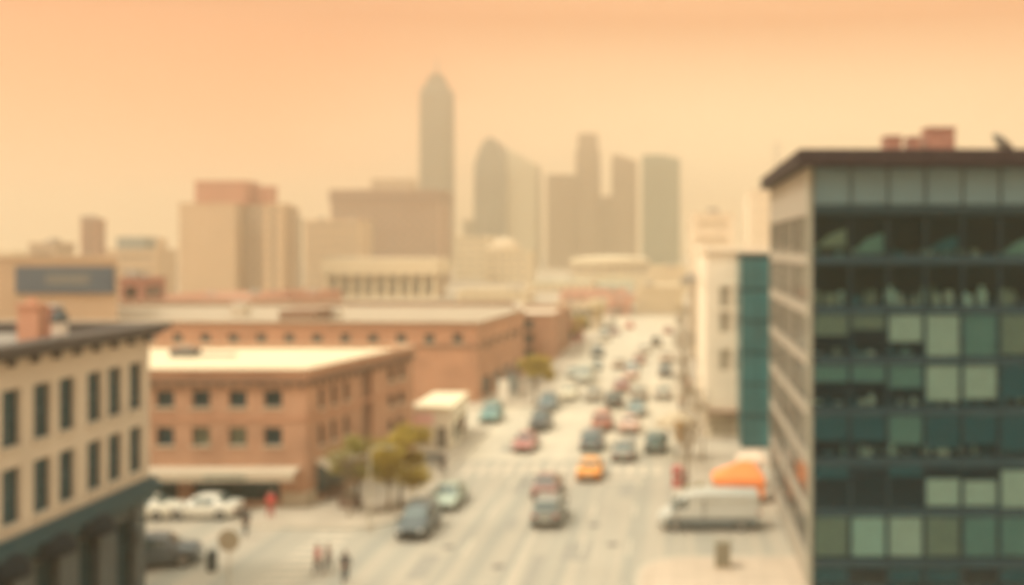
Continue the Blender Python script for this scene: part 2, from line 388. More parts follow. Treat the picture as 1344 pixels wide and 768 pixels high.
# long awning: sloping slab with valance
AW = mat('cream_awning', (.50, .43, .32), .8, .05)
a = B()
def hexa(bm, p): 
    v = [bm.verts.new(q) for q in p]
    for f in ((3,2,1,0),(4,5,6,7),(0,1,5,4),(1,2,6,5),(2,3,7,6),(3,0,4,7)): bm.faces.new([v[i] for i in f])
    return bm
hexa(a, [(-41,64.8,2.56),(-24.9,64.8,2.56),(-24.9,65.99,2.72),(-41,65.99,2.72),(-41,64.8,2.64),(-24.9,64.8,2.64),(-24.9,65.99,2.8),(-41,65.99,2.8)])
box(a, -41, -24.9, 64.76, 64.798, 2.08, 2.64)
aw = obj('awning', a, AW, b1)
lt = B(); x = -30.8
for k in range(11):
    w_ = (.16,.22,.12,.2,.18,.1,.24,.15,.2,.13,.18)[k]; box(lt, x, x+w_, 64.735, 64.758, 2.22, 2.5); x += w_ + .09
obj('lettering', lt, mat('faded_teal_letters', (.17,.23,.20), .8), aw)
a2 = B(); d_ = (Vector((*P[2],0))-Vector((*P[1],0))).normalized(); nn = Vector((d_.y,-d_.x,0)); q0 = Vector((*P[1],0))
hexa(a2, [tuple(q0+d_*u+nn*k+Vector((0,0,z))) for u,k,z in ((1.0,1.1,2.35),(5.8,1.1,2.35),(5.8,.01,2.9),(1.0,.01,2.9),(1.0,1.1,2.42),(5.8,1.1,2.42),(5.8,.01,2.97),(1.0,.01,2.97))])
obj('awning', a2, AW, b1)
hv = empty('roof_air_unit', (-41.2, 76.5, 8.9), 'dark air unit on the cream flat roof of the brick corner building', 'air unit')
X_ = gx(243, 77); obj('casing', bev(bx(X_-1, X_+1, 76.5, 77.6, 8.9, 9.55), .05, 1), mat('dark_unit', (.12,.12,.11), .6), hv)
obj('fan', lathe(B(), X_, 77.05, [(.4, 9.552), (.4, 9.7)], 14), STEEL, hv); obj('duct', bx(X_+1.02, X_+4, 76.9, 77.1, 8.95, 9.15), STEEL, hv)

# small flat roofed shop between the two brick buildings
b2 = empty('corner_shop', (-20.3, 88.5, 0), 'small pale grey shop with bright white flat roof and a pink sign board', 'shop')
sp = [(-22.5,84.8),(-19.1,84.8),(-19.5,93.2),(-22.5,93.2)]
so2 = [(.4, 1.7, .4, 1.9), (2.1, 3.0, .15, 2.0)]
sd2 = [(1, 3.8, .5, 2.0), (4.6, 7.8, .5, 2.0)]
PGREY = mat('pale_grey_render', (.72,.68,.55), .9, .1, .6)
shell(b2, sp, 0, 3.5, PGREY, {0: so2, 1: sd2}, .2)
window(b2, sp[0], sp[1], so2[0], .2, rail=False, mull=2, glass=mat('frosted_glass', (.45,.43,.35), .4), frame=TRIM)
dd = B(); wbox(dd, sp[0], sp[1], 2.11, 2.99, .15, 1.99, -.2, -.14); do = obj('door', dd, mat('grey_door', (.2,.19,.16), .5), b2); hd = B(); wbox(hd, sp[0], sp[1], 2.85, 2.91, .95, 1.15, -.138, -.08); obj('handle', hd, STEEL, do)
for o in sd2: window(b2, sp[1], sp[2], o, .2, rail=False, mull=3, glass=GL_PALE)
obj('roof', prism(B(), offset_poly(sp, .15), 3.502, 3.75), mat('white_roof', (.72,.63,.44), .7, .03), b2)
sg = B(); wbox(sg, sp[0], sp[1], .1, 1.9, 2.2, 3.2, .002, .12); obj('sign_board', sg, mat('pink_sign', (.80,.52,.47), .7, .1), b2)
sg = B(); wbox(sg, sp[1], sp[2], .3, 8, 2.9, 3.1, .002, .3); obj('canopy', sg, PGREY, b2)

# long brick building behind
Q = [(-100, 112), (-21.9, 110), (-20.2, 133), (-24, 150), (-100, 150)]
b3 = empty('brick_block', (-60, 130, 0), 'long tan brick building with pale parapet across the side street behind the cream roof', 'building')
LF = (Vector(Q[1])-Vector(Q[0])).length
fo = []
for k in range(24):
    u = LF - 2.2 - k*3.15
    fo.append((u-.55, u+.55, 6.75, 7.7))
so = [(u-.6, u+.6, z, z+1.2) for u in (4, 8, 12, 16, 20) for z in (5.6,)]
sh3 = [(2.5+k*5, 5.8+k*5, .4, 2.6) for k in range(4)]
shell(b3, Q, 0, 8.4, BRK2, {0: fo, 1: so+sh3}, .25)
for o in fo: window(b3, Q[0], Q[1], o, .25, sill=TRIM)
for o in so+sh3: window(b3, Q[1], Q[2], o, .25)
obj('roof', prism(B(), offset_poly(Q, -.05), 8.2, 8.45), mat('tan_roof', (.34,.28,.20), .9), b3)
obj('parapet', ring(B(), Q, -.3, .1, 8.402, 9.0), mat('brown_band', (.36,.20,.12), .85), b3); obj('coping', ring(B(), Q, -.5, .25, 9.002, 9.15), STONE, b3)
obj('belt_course', ring(B(), Q, .0, .1, 6.2, 6.45), mat('brown_cornice', (.20,.13,.085)), b3)
roof_units(b3, rect(-90,-30,118,140), 8.45, 5, mat('pale_units', (.55,.5,.4), .7), 2.2)
pt = bx(gx(375,118), gx(420,118), 116, 122, 8.46, 9.9); obj('stair_head', pt, mat('brown_panel', (.22,.13,.08)), b3)
simple_building('brick_block', 'tan brick building next along the pavement, beyond the long parapet block', -42, gx(727,150), 150.5, 22, gz(412,150)-.6, BRK2, front=(3,4), side=5, trim=mat('brown_band', (.36,.20,.12)), units=2)
simple_building('small_shop', 'small dark red shop at the kerb past the brick blocks', gx(731,172), gx(757,172), 176, 10, 3.4, mat('dark_red_wall', (.33,.13,.10), .85), front=(1,2), side=2, units=0)
simple_building('row_building', 'cream two-storey building with dark opening beyond the red shop', gx(728,215), gx(790,215), 205, 14, gz(403,210), mat('cream_wall', (.52,.45,.33), .9), rm=CREAMROOF, front=(2,4), side=3, units=1)

# ------------------------------------------------------------------ sign building, left distance
sb = empty('sign_building', (gx(75,122), 130, 0), 'low beige building carrying a wide blue-grey sign board', 'building')
TANW = mat('tan_wall', (.42, .31, .20), .9, .08, .2)
px0, px1 = gx(-60,120), gx(154,120)
sp_ = [(px0,120),(px1,120),(px1*141/120,141),(px0,141)]; z_ = gz(342,120)
row = [(u, u+1.0, 6.5, 7.4) for u in [1+k*2.1 for k in range(9)]]
shell(sb, sp_, 0, z_, TANW, {0: row}, .2)
for o in row: window(sb, sp_[0], sp_[1], o, .2, frame=TANW)
obj('roof', prism(B(), offset_poly(sp_, -.05), z_-.5, z_-.2), TRIM, sb); obj('parapet', ring(B(), sp_, -.3, .12, z_+.002, z_+.4), TANW, sb)
s0, s1 = gx(20,119.7), gx(149,119.7); u_ = bx(s0, s1, 119.7, 119.96, gz(385,120), gz(350,120)); sgn = obj('sign_board', u_, mat('blue_grey_sign', (.025,.065,.11), .6, .05), sb)
lt = B(); x = gx(60,119.6); xe = gx(120,119.6)
for k in range(9):
    w_ = (.42,.3,.5,.36,.46,.3,.52,.4,.34)[k]
    box(lt, x, x+w_, 119.66, 119.698, gz(373,120), gz(360,120)); x += w_ + .2
obj('lettering', lt, mat('faded_letters', (.17,.18,.16), .8), sgn)

# ------------------------------------------------------------------ right: glass office tower
GM = mat('teal_mullion', (.012, .045, .06), .7, .08, spec=.2)
FASC = mat('grey_green_panel', (.085, .185, .22), .5, .08, .4)
TG = glass_thin('tinted_curtain_glass', (.84, .95, .97))
tx0, tx1, ty0, ty1, = 6.75, 22.2, 50.0, 70.0
T = rect(tx0, tx1, ty0, ty1)
tw = empty('office_tower', ((tx0+tx1)/2, 60, 0), 'dark teal glass office building with brown overhanging roof, closest to the camera', 'office building')
bay = 1.885; ncol = 8; u0 = .27
tops = [19.15 - 2.56*k for k in range(8)]
fops = []
for k, zt in enumerate(tops):
    for c_ in range(ncol):
        a0 = u0 + c_*bay; fops.append((a0+.035, a0+bay-.035, max(.3, zt-2.12), zt, k, c_))
# front curtain wall: mullion grid
SPAN = mat('spandrel_teal', (.03, .05, .048), .35, .15)
bm = B(); facade(bm, T[0], T[1], 0, 19.6, [o[:4] for o in fops], .12); obj('curtain_wall', bm, GM, tw)
m_ = B()
for c_ in range(ncol+1): wbox(m_, T[0], T[1], u0+c_*bay-.03, u0+c_*bay+.03, .3, 21.5, .003, .1)
obj('mullions', m_, GM, tw)
for c_ in range(ncol):
    m_ = B(); wbox(m_, T[0], T[1], u0+c_*bay+.07, u0+(c_+1)*bay-.07, 19.62, 21.45, -.02, .05); obj('fascia_panel', m_, FASC, tw)
m_ = B(); wbox(m_, T[0], T[1], -.02, u0-.06, 0, 21.5, -.3, .14); obj('corner_trim', m_, mat('pale_metal_trim', (.26,.28,.23), .5), tw)
for o in fops:
    g = B(); wbox(g, T[0], T[1], o[0]+.005, o[1]-.005, o[2]+.005, o[3]-.005, -.1, -.08); obj('window', g, TG, tw)
# slabs, ceiling and core inside
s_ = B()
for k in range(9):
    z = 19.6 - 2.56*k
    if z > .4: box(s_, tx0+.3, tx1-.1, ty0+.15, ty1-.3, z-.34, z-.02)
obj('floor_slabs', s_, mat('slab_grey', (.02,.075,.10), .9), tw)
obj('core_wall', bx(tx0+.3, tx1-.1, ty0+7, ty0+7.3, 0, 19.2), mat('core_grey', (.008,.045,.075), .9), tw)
BL = {'p': mat('blind_cream', (.76,.90,.78), .8, .08), 'g': mat('blind_green', (.22,.42,.38), .8, .1), 't': mat('blind_teal', (.02,.15,.19), .8, .1),
      'o': mat('blind_olive', (.34,.40,.30), .8, .12), 'w': mat('blind_pale', (.66,.90,.80), .8, .05)}
plan = { # row: [(col, from-top fraction, to fraction, colour)]
 0: [(0,.35,.8,'o'), (1,.45,.95,'g'), (3,.5,.9,'t'), (5,.55,1,'g'), (6,0,.8,'g')],
 2: [(0,0,.5,'o'), (1,0,.35,'o'), (2,0,.65,'p'), (3,0,1,'p'), (4,0,1,'g'), (5,0,.95,'o'), (6,0,1,'g'), (7,0,1,'p')],
 3: [(0,0,.4,'g'), (1,0,.4,'g'), (2,0,.55,'g'), (3,0,.85,'p'), (4,0,.8,'p'), (5,0,.8,'t'), (6,0,.7,'t')],
 4: [(0,0,.6,'t'), (1,0,.6,'t'), (2,0,.7,'g'), (3,0,.8,'t'), (4,0,.7,'t'), (5,0,.85,'t'), (6,.2,.7,'g')],
 5: [(3,.3,.95,'p'), (4,.35,.95,'p'), (5,.1,1,'p'), (6,.1,1,'p'), (2,0,.25,'t'), (0,0,.3,'t')],
 6: [(0,0,.95,'o'), (1,0,.95,'w'), (2,0,.95,'p'), (3,0,.95,'o'), (4,0,.95,'g'), (5,0,.95,'g'), (6,0,.95,'w'), (7,0,.95,'p')],
 7: [(0,0,.3,'t'), (2,0,.6,'t'), (3,0,.6,'t'), (5,0,.5,'t')]}
for k, lst in plan.items():
    zt, hh = tops[k], 2.12
    for c_, a0, a1, q in lst:
        g = B(); z1 = zt-.02-a0*hh; z0 = max(.32, zt-a1*hh)
        if k == 7: z1 = 1.1; z0 = .4
        if k == 0:                                       # leaning boards and shades on the top floor
            ua, ub_ = tx0+u0+c_*bay+.15, tx0+u0+(c_+1)*bay-.15
            hexa(g, [(ua,50.4,z0),(ub_,50.4,z0),(ub_,50.45,z0),(ua,50.45,z0),(ua+.75,50.4,z1-.3),(ub_,50.4,z1),(ub_,50.45,z1),(ua+.75,50.45,z1-.3)])
        else:
            n = max(2, int((z1-z0)/.12))
            for i in range(n): wbox(g, T[0], T[1], u0+c_*bay+.1, u0+(c_+1)*bay-.1, z0+(z1-z0)*i/n, z0+(z1-z0)*(i+.9)/n, -.25, -.235)
        obj('blind', g, BL[q], tw)
rg = random.Random(3)
CL = [BL['w'], BL['p'], BL['o'], BL['t'], BL['g'], DARK]
for k in (0, 1, 2, 3, 4):                                 # desks, cabinets, screens and seats close to the glass
    for c_ in range(8):
        zb = tops[k]-2.2; x = tx0 + u0 + c_*bay + .1; xe = x + bay - .25
        while x < xe - .2:
            w_ = min(rg.uniform(.15, .7), xe - x); hgt = rg.uniform(.2, .85) if k == 1 else rg.uniform(.12, .5); y_ = 50.4 + rg.uniform(0, .8)
            m_ = rg.choice(CL[:3] if k == 1 and rg.random() < .75 else CL)
            d = B(); box(d, x, x+w_*.9, y_, y_+.4, zb, zb+hgt)
            if rg.random() < .5: box(d, x+w_*.2, x+w_*.6, y_+.1, y_+.2, zb+hgt+.002, zb+hgt+rg.uniform(.1,.35))
            obj(rg.choice(('desk','cabinet','chair_back','screen')), d, m_, tw)
            x += w_ + rg.uniform(.02, .3)
# left side: horizontal bands
SIDEB = mat('warm_beige_panel', (.37,.34,.275), .8, .06)
SGL = mat('side_glass', (.08,.085,.072), .12, .25, .5)
sops = []
SGLF = mat('taupe_frame', (.11,.105,.085), .6)
for zt in tops[:7]:
    for j in range(3): sops.append((.4+j*6.45, .4+j*6.45+6.3, zt-2.05, zt-.1))
facade_b = B(); facade(facade_b, T[3], T[0], 0, 21.5, sops, .15); obj('side_wall', facade_b, SIDEB, tw)
for o in sops: window(tw, T[3], T[0], o, .15, glass=SGL, frame=SGLF, rail=False, mull=3)
w_ = B(); facade(w_, T[1], T[2], 0, 21.5, []); facade(w_, T[2], T[3], 0, 21.5, []); obj('rear_wall', w_, SIDEB, tw)
obj('soffit_band', bx(tx0+.05, tx1-.05, 50.3, 69.9, 19.605, 21.4), SIDEB, tw)
BRN = mat('brown_roof_metal', (.028,.02,.022), .7, .15, spec=.2)
obj('roof', bev(bx(6.15, 22.6, 49.0, 70.6, 21.52, 22.32), .06, 1), BRN, tw)
RED = mat('rust_red_unit', (.36,.19,.14), .8)
for x0, x1, z1, lb in ((gx(1163,58), gx(1184,58), 24.0, 'low rust-red box unit on the brown office roof, nearest the street'), (gx(1194,58), gx(1209,58), 23.95, 'smallest rust-red box unit on the brown office roof'), (gx(1217,58), gx(1254,58), 24.5, 'tallest rust-red box unit on the brown office roof')):
    u = empty('roof_unit', ((x0+x1)/2, 58.7, 22.32), lb, 'roof unit', 'units on the office roof')
    obj('casing', bev(bx(x0, x1, 58, 59.4, 22.42, z1-.15), .05, 1), RED, u); obj('lid', bev(bx(x0-.06, x1+.06, 57.95, 59.45, z1-.145, z1-.03), .03, 1), RED, u); obj('skid', bx(x0+.1, x1-.1, 58.2, 59.2, 22.325, 22.415), DARK, u)
u = empty('satellite_dish', (gx(1314,58), 58.5, 22.32), 'tilted grey-blue dish shape on the brown office roof beside the rust-red boxes', 'satellite dish')
dsh = B(); lathe(dsh, 0, 0, [(.02,0),(.5,.06),(.95,.25),(1.0,.28),(.95,.29),(.5,.1),(.02,.04)], 20)
bmesh.ops.rotate(dsh, verts=dsh.verts, cent=(0,0,0), matrix=Matrix.Rotation(R(48),3,'Y')); bmesh.ops.translate(dsh, verts=dsh.verts, vec=(gx(1318,58), 58.5, 23.25))
obj('dish', dsh, mat('dish_grey', (.30,.33,.30), .5), u, smooth=True); obj('mast', tube(B(), [(gx(1318,58),58.5,22.32),(gx(1318,58),58.5,23.3)], .06), STEEL, u)

# mast on the far corner of the tower roof
u = empty('antenna_mast', (7.2, 69.5, 22.32), 'thin lattice antenna mast at the far corner of the brown office roof', 'antenna')
a = B(); tube(a, [(7.2,69.5,22.32),(7.2,69.5,25.0)], .04, .02); obj('pole', a, STEEL, u)
a = B(); [tube(a, [(6.8,69.5,z),(7.6,69.5,z)], .015) for z in (23.2,23.7,24.2,24.6)]; obj('crossbars', a, STEEL, u)

# teal tower behind it
tt = empty('teal_block', (8, 92, 0), 'narrow teal glass block standing just behind the office building', 'building')
tp = rect(gx(973,85), 12.5, 85, 99); zt = gz(334,85)
obj('core', prism(B(), offset_poly(tp, -.05), 0, zt-.1), GM, tt)
for k in range(6):
    zz0, zz1 = .3 + k*(zt-.5)/6, .3 + (k+1)*(zt-.5)/6 - .22
    for c_ in range(5):
        g = B(); w5 = (tp[1][0]-tp[0][0])/5; wbox(g, tp[0], tp[1], c_*w5+.04, (c_+1)*w5-.04, zz0, zz1, -.03, .03); obj('window', g, GL_TEAL, tt)
    g = B(); [wbox(g, tp[3], tp[0], j*2+.04, j*2+1.96, zz0, zz1, -.03, .03) for j in range(7)]; obj('side_glazing', g, GL_TEAL, tt)
obj('parapet', ring(B(), tp, -.3, .06, zt-.1, zt+.05), GL_TEAL, tt); obj('roof', prism(B(), offset_poly(tp, -.3), zt-.09, zt-.02), GRAVEL, tt)

# cream building along the right pavement
CRW = mat('cream_stone', (.86, .78, .62), .85, .06, .3)
cb = empty('cream_building', (6, 108, 0), 'pale cream building with a blank street wall beside the teal block', 'building')
cp = rect(2.9, 14, 90, 128); zc = gz(331, 90)
co = [(1.2+k*1.5, 2.3+k*1.5, z, z+1.9) for k in range(5) for z in (9.6, 11.9, 6.2)] + [(.4, 2.7, .3, 2.0)]
cs = [(2+k*3.6, 3.6+k*3.6, z, z+1.8) for k in range(10) for z in (12.6,)] + [(2+k*6, 6+k*6, .3, 2.6) for k in range(6)]
shell(cb, cp, 0, zc, CRW, {0: co, 3: [o for o in cs]}, .2)
PWIN = mat('beige_window', (.60,.53,.40), .5)
for o in co: window(cb, cp[0], cp[1], o, .2, glass=mat('taupe_glass', (.47,.42,.32), .4), frame=TRIM)
for o in cs: window(cb, cp[3], cp[0], o, .2, glass=PWIN, frame=TRIM)
obj('roof', prism(B(), offset_poly(cp, -.05), zc-.4, zc-.1), CREAMROOF, cb); obj('cornice', ring(B(), cp, -.4, .25, zc+.002, zc+.5), CRW, cb)
g = B(); wbox(g, cp[0], cp[1], 0.2, 9, 2.3, 2.65, .002, .9); obj('canopy', g, mat('brown_canopy', (.30,.19,.12), .8), cb)
simple_building('corner_block', 'tall pale hazy block beyond the cream building', gx(906,220)+.2, gx(962,220), 215, 30, gz(283,215), mat('hazy_cream', (.74,.65,.50), .9), front=(7,4), side=5, ww=1.6, glass=PWIN)
simple_building('corner_block', 'tan low block at the kerb between the cream building and the tall pale block', .8+2, gx(914,170)+1.2, 150, 30, gz(372,160), mat('tan_wall2', (.42,.34,.23), .9), front=(3,1), side=7, glass=PWIN)
simple_building('corner_block', 'faint pale slab rising behind the teal block', gx(984,330), gx(1030,330), 330, 30, gz(252,330), mat('hazy_cream', (.74,.65,.50)), front=(9,3), glass=PWIN)

# ------------------------------------------------------------------ middle distance
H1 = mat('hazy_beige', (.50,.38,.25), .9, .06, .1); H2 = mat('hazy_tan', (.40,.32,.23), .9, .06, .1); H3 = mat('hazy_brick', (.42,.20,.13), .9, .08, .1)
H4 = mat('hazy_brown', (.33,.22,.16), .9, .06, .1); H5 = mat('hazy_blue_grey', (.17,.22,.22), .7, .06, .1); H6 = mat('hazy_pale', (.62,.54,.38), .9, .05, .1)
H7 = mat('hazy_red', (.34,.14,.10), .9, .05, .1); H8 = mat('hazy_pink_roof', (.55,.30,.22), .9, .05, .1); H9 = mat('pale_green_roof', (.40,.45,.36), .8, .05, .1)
# beige slab tower with brick penthouse, at 300 m
Yt = 300
bt = empty('apartment_tower', (gx(315,Yt), Yt+20, 0), 'tall beige tower with orange brick penthouse and dark central recess', 'tower block')
ztp = gz(268, Yt)
def slab_part(name, root, a, b, ytop, y0, y1, m, z0=0, wins=None, dep=.3):
    poly = rect(gx(a,y0), gx(b,y0), y0, y1); z1 = gz(ytop, y0)
    ops = wins(poly[1][0]-poly[0][0], z1) if wins else []
    w_ = shell(root, poly, z0, z1, m, {0: ops}, dep, name)
    for o in ops: window(root, poly[0], poly[1], o, dep, glass=GL_FAR, frame=m, rail=False)
    r = B(); prism(r, offset_poly(poly, -.05), z1-.5, z1-.25); obj('roof', r, TRIM, root)
    obj('parapet', ring(B(), poly, -.35, .15, z1+.002, z1+.6), m, root)
    return w_
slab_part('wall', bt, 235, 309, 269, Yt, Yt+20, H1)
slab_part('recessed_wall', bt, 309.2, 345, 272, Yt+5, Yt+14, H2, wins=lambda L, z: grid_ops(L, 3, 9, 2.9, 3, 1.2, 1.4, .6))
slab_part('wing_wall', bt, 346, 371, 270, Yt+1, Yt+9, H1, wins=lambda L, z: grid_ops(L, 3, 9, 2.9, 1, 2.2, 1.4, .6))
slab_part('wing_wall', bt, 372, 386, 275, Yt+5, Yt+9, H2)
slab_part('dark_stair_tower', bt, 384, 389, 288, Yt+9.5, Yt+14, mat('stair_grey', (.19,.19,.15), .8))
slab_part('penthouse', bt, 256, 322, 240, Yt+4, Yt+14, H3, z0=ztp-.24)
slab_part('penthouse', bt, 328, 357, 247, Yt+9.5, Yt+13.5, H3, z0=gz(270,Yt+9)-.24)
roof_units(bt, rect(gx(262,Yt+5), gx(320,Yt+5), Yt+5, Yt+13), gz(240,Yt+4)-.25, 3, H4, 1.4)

# dark topped civic block with lower pale block and a colonnade in front
Yc = 450
cv = empty('office_block', (gx(513,Yc), Yc+25, 0), 'wide brownish office block with darker top band behind the colonnaded hall', 'office building')
slab_part('wall', cv, 434, 576, 252, Yc, Yc+25, H4, wins=lambda L, z: grid_ops(L, 6, 8, 4.2, 11, 2.6, 2.2, 1))
slab_part('penthouse', cv, 487, 540, 237, Yc+6, Yc+18, H2, z0=gz(252,Yc)-.4)
g = B(); pz = rect(gx(434,Yc), gx(576,Yc), Yc, Yc+25); ring(g, pz, .16, .5, gz(266,Yc), gz(249,Yc)); obj('top_band', g, mat('dark_brown_band', (.22,.14,.10)), cv)
simple_building('office_block', 'plain pale tan block in front of the wide brownish office block', gx(399,400), gx(473,400), 400, 16, gz(291,400), H1, front=(7,9), ww=1.8, glass=GL_FAR)
Yk = 330
hl = empty('colonnaded_hall', (gx(508,Yk), Yk+15, 0), 'low hall with pale cornice and a row of pale columns', 'hall')
hx0, hx1 = gx(424,Yk), gx(573,Yk); ht = gz(360,Yk)
obj('wall', bx(hx0+1, hx1-1, Yk+3, Yk+19, 0, ht), H2, hl); obj('cornice', bx(hx0-.5, hx1+.5, Yk-.5, Yk+20, ht+.003, gz(341,Yk)), H6, hl); obj('roof', bx(hx0+1, hx1-1, Yk+1, Yk+19, gz(341,Yk)+.003, gz(341,Yk)+.5), TRIM, hl)
for k in range(10):
    x = hx0+1 + (hx1-hx0-2)*k/9; c_ = B(); lathe(c_, x, Yk+.9, [(1.0,0),(1.0,.6),(.75,.8),(.62,ht-.9),(.95,ht-.4),(.95,ht)], 12); obj('column', c_, H6, hl)
obj('steps', bx(hx0, hx1, Yk-2, Yk+2.9, .0, .5), H6, hl)
for k in range(9):
    x = hx0+1 + (hx1-hx0-2)*(k+.5)/9; c_ = B(); box(c_, x-1.3, x+1.3, Yk+2.9, Yk+3.05, 1.5, ht-1.2); obj('window', c_, GL_FAR, hl)
SB = simple_building
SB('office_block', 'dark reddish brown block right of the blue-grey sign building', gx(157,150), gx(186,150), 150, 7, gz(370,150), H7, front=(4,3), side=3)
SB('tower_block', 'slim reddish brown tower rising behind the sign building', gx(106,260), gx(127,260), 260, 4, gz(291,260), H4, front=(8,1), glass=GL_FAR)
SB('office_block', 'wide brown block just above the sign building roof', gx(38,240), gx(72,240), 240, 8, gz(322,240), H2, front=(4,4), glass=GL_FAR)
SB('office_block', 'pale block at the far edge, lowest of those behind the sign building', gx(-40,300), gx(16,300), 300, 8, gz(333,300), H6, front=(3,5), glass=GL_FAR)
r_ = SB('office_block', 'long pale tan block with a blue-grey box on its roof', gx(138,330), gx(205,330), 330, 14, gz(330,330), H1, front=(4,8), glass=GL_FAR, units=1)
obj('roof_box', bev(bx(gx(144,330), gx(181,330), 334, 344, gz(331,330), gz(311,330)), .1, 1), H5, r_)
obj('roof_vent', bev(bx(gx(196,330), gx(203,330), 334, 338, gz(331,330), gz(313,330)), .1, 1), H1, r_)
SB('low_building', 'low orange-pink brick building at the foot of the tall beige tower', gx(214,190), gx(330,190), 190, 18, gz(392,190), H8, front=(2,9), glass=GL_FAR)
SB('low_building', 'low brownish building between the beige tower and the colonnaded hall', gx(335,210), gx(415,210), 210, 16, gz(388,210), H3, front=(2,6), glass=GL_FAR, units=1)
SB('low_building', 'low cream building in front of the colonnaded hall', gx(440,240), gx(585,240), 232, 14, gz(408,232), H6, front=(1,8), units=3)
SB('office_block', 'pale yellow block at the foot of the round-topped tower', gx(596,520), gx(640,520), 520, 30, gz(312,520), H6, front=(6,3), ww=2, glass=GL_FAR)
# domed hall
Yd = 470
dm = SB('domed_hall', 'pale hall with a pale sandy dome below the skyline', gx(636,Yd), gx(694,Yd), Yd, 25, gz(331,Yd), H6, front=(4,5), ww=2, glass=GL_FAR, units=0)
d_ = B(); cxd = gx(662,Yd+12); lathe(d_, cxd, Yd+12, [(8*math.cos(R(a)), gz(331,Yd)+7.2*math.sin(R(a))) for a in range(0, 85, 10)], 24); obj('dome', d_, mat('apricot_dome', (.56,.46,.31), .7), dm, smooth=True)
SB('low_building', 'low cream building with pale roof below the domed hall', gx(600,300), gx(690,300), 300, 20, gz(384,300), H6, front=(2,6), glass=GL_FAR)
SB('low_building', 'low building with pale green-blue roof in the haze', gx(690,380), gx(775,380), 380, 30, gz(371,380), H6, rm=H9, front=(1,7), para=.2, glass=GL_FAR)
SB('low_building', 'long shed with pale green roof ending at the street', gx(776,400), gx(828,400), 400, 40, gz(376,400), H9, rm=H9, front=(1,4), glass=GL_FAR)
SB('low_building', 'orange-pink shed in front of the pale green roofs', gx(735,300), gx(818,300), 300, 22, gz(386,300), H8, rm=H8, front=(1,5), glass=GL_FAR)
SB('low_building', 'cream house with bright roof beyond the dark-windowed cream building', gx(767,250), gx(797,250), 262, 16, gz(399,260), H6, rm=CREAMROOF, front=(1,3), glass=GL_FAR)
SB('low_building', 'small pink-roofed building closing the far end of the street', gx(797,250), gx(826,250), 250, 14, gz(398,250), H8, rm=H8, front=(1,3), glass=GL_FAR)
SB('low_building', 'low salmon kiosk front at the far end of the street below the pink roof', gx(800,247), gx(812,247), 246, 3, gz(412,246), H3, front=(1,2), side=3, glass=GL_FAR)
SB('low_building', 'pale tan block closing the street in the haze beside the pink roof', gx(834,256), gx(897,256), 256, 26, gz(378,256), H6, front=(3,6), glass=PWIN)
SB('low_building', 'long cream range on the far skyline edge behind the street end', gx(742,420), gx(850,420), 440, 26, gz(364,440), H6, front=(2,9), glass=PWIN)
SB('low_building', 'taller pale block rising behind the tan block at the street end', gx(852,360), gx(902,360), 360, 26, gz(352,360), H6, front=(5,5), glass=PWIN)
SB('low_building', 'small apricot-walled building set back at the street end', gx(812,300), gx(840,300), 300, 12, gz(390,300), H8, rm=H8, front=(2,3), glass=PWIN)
# flat stadium in the haze
Ys = 620
sd = empty('stadium', (gx(795,Ys), Ys+35, 0), 'low wide pale stadium with overhanging roof below the towers', 'stadium')
xm, hw = gx(795,Ys), (gx(850,Ys)-gx(740,Ys))/2; s_ = B(); n = 36
pf = [(.92,0),(.94,gz(352,Ys)),(1.0,gz(347,Ys)),(1.0,gz(341,Ys)),(.8,gz(341,Ys)+1.2),(.3,gz(341,Ys)+2.2)]
rg_ = [[s_.verts.new((xm+hw*r*math.cos(2*math.pi*k/n), Ys+38+38*r*math.sin(2*math.pi*k/n), z)) for k in range(n)] for r, z in pf]
for a, b in zip(rg_, rg_[1:]):
    for k in range(n): s_.faces.new((a[k], a[(k+1)%n], b[(k+1)%n], b[k]))
s_.faces.new(rg_[-1]); obj('bowl', s_, H6, sd)
s_ = B(); [tube(s_, [(xm+hw*.985*math.cos(a_), Ys+38+38*.985*math.sin(a_), 0), (xm+hw*.985*math.cos(a_), Ys+38+38*.985*math.sin(a_), gz(347,Ys))], .8) for a_ in [math.pi+math.pi*k/16 for k in range(17)]]; obj('piers', s_, H2, sd)

# ------------------------------------------------------------------ skyline towers, about 900 m away
SK = mat('skyline_dark', (.09,.125,.12), .6, .05, .02); SK2 = mat('skyline_tan', (.20,.15,.10), .7, .05, .02); SK3 = mat('skyline_green', (.08,.17,.15), .5, .05, .02); SK4 = mat('skyline_pale', (.42,.42,.32), .7, .05, .02)
def skyscraper(label, poly, z1, m, tops=None, fl=4.0, glassm=GL_FAR):
    """shaft with recessed window bands and vertical fins; tops = list of (inset, z) for a stepped or tapered crown"""
    cx = sum(p[0] for p in poly)/len(poly); cy = sum(p[1] for p in poly)/len(poly)
    r = empty('skyscraper', (cx, cy, 0), label, 'skyscraper')
    obj('shaft', prism(B(), offset_poly(poly, -.5), 0, z1), glassm if False else m, r)
    n = len(poly); b_ = B(); z = 4
    while z < z1-2: ring(b_, poly, -.49, 0, z, z+1.4); z += fl
    obj('floor_bands', b_, m, r)
    v_ = B()
    for i in range(n):
        p0, p1 = poly[i], poly[(i+1)%n]; L = (Vector(p1)-Vector(p0)).length; k = max(2, int(L/3.5))
        for j in range(k+1): wbox(v_, p0, p1, max(0,L*j/k-.3), min(L,L*j/k+.3), 0, z1, .003, .35)
    obj('fins', v_, m, r)
    if tops:
        c_ = B(); zz = z1
        for ins, zt_ in tops: prism(c_, offset_poly(poly, -ins), zz+.004, zt_); zz = zt_
        obj('crown', c_, m, r)
    else: obj('crown', ring(B(), poly, -1.5, .4, z1+.003, z1+3), m, r)
    return r
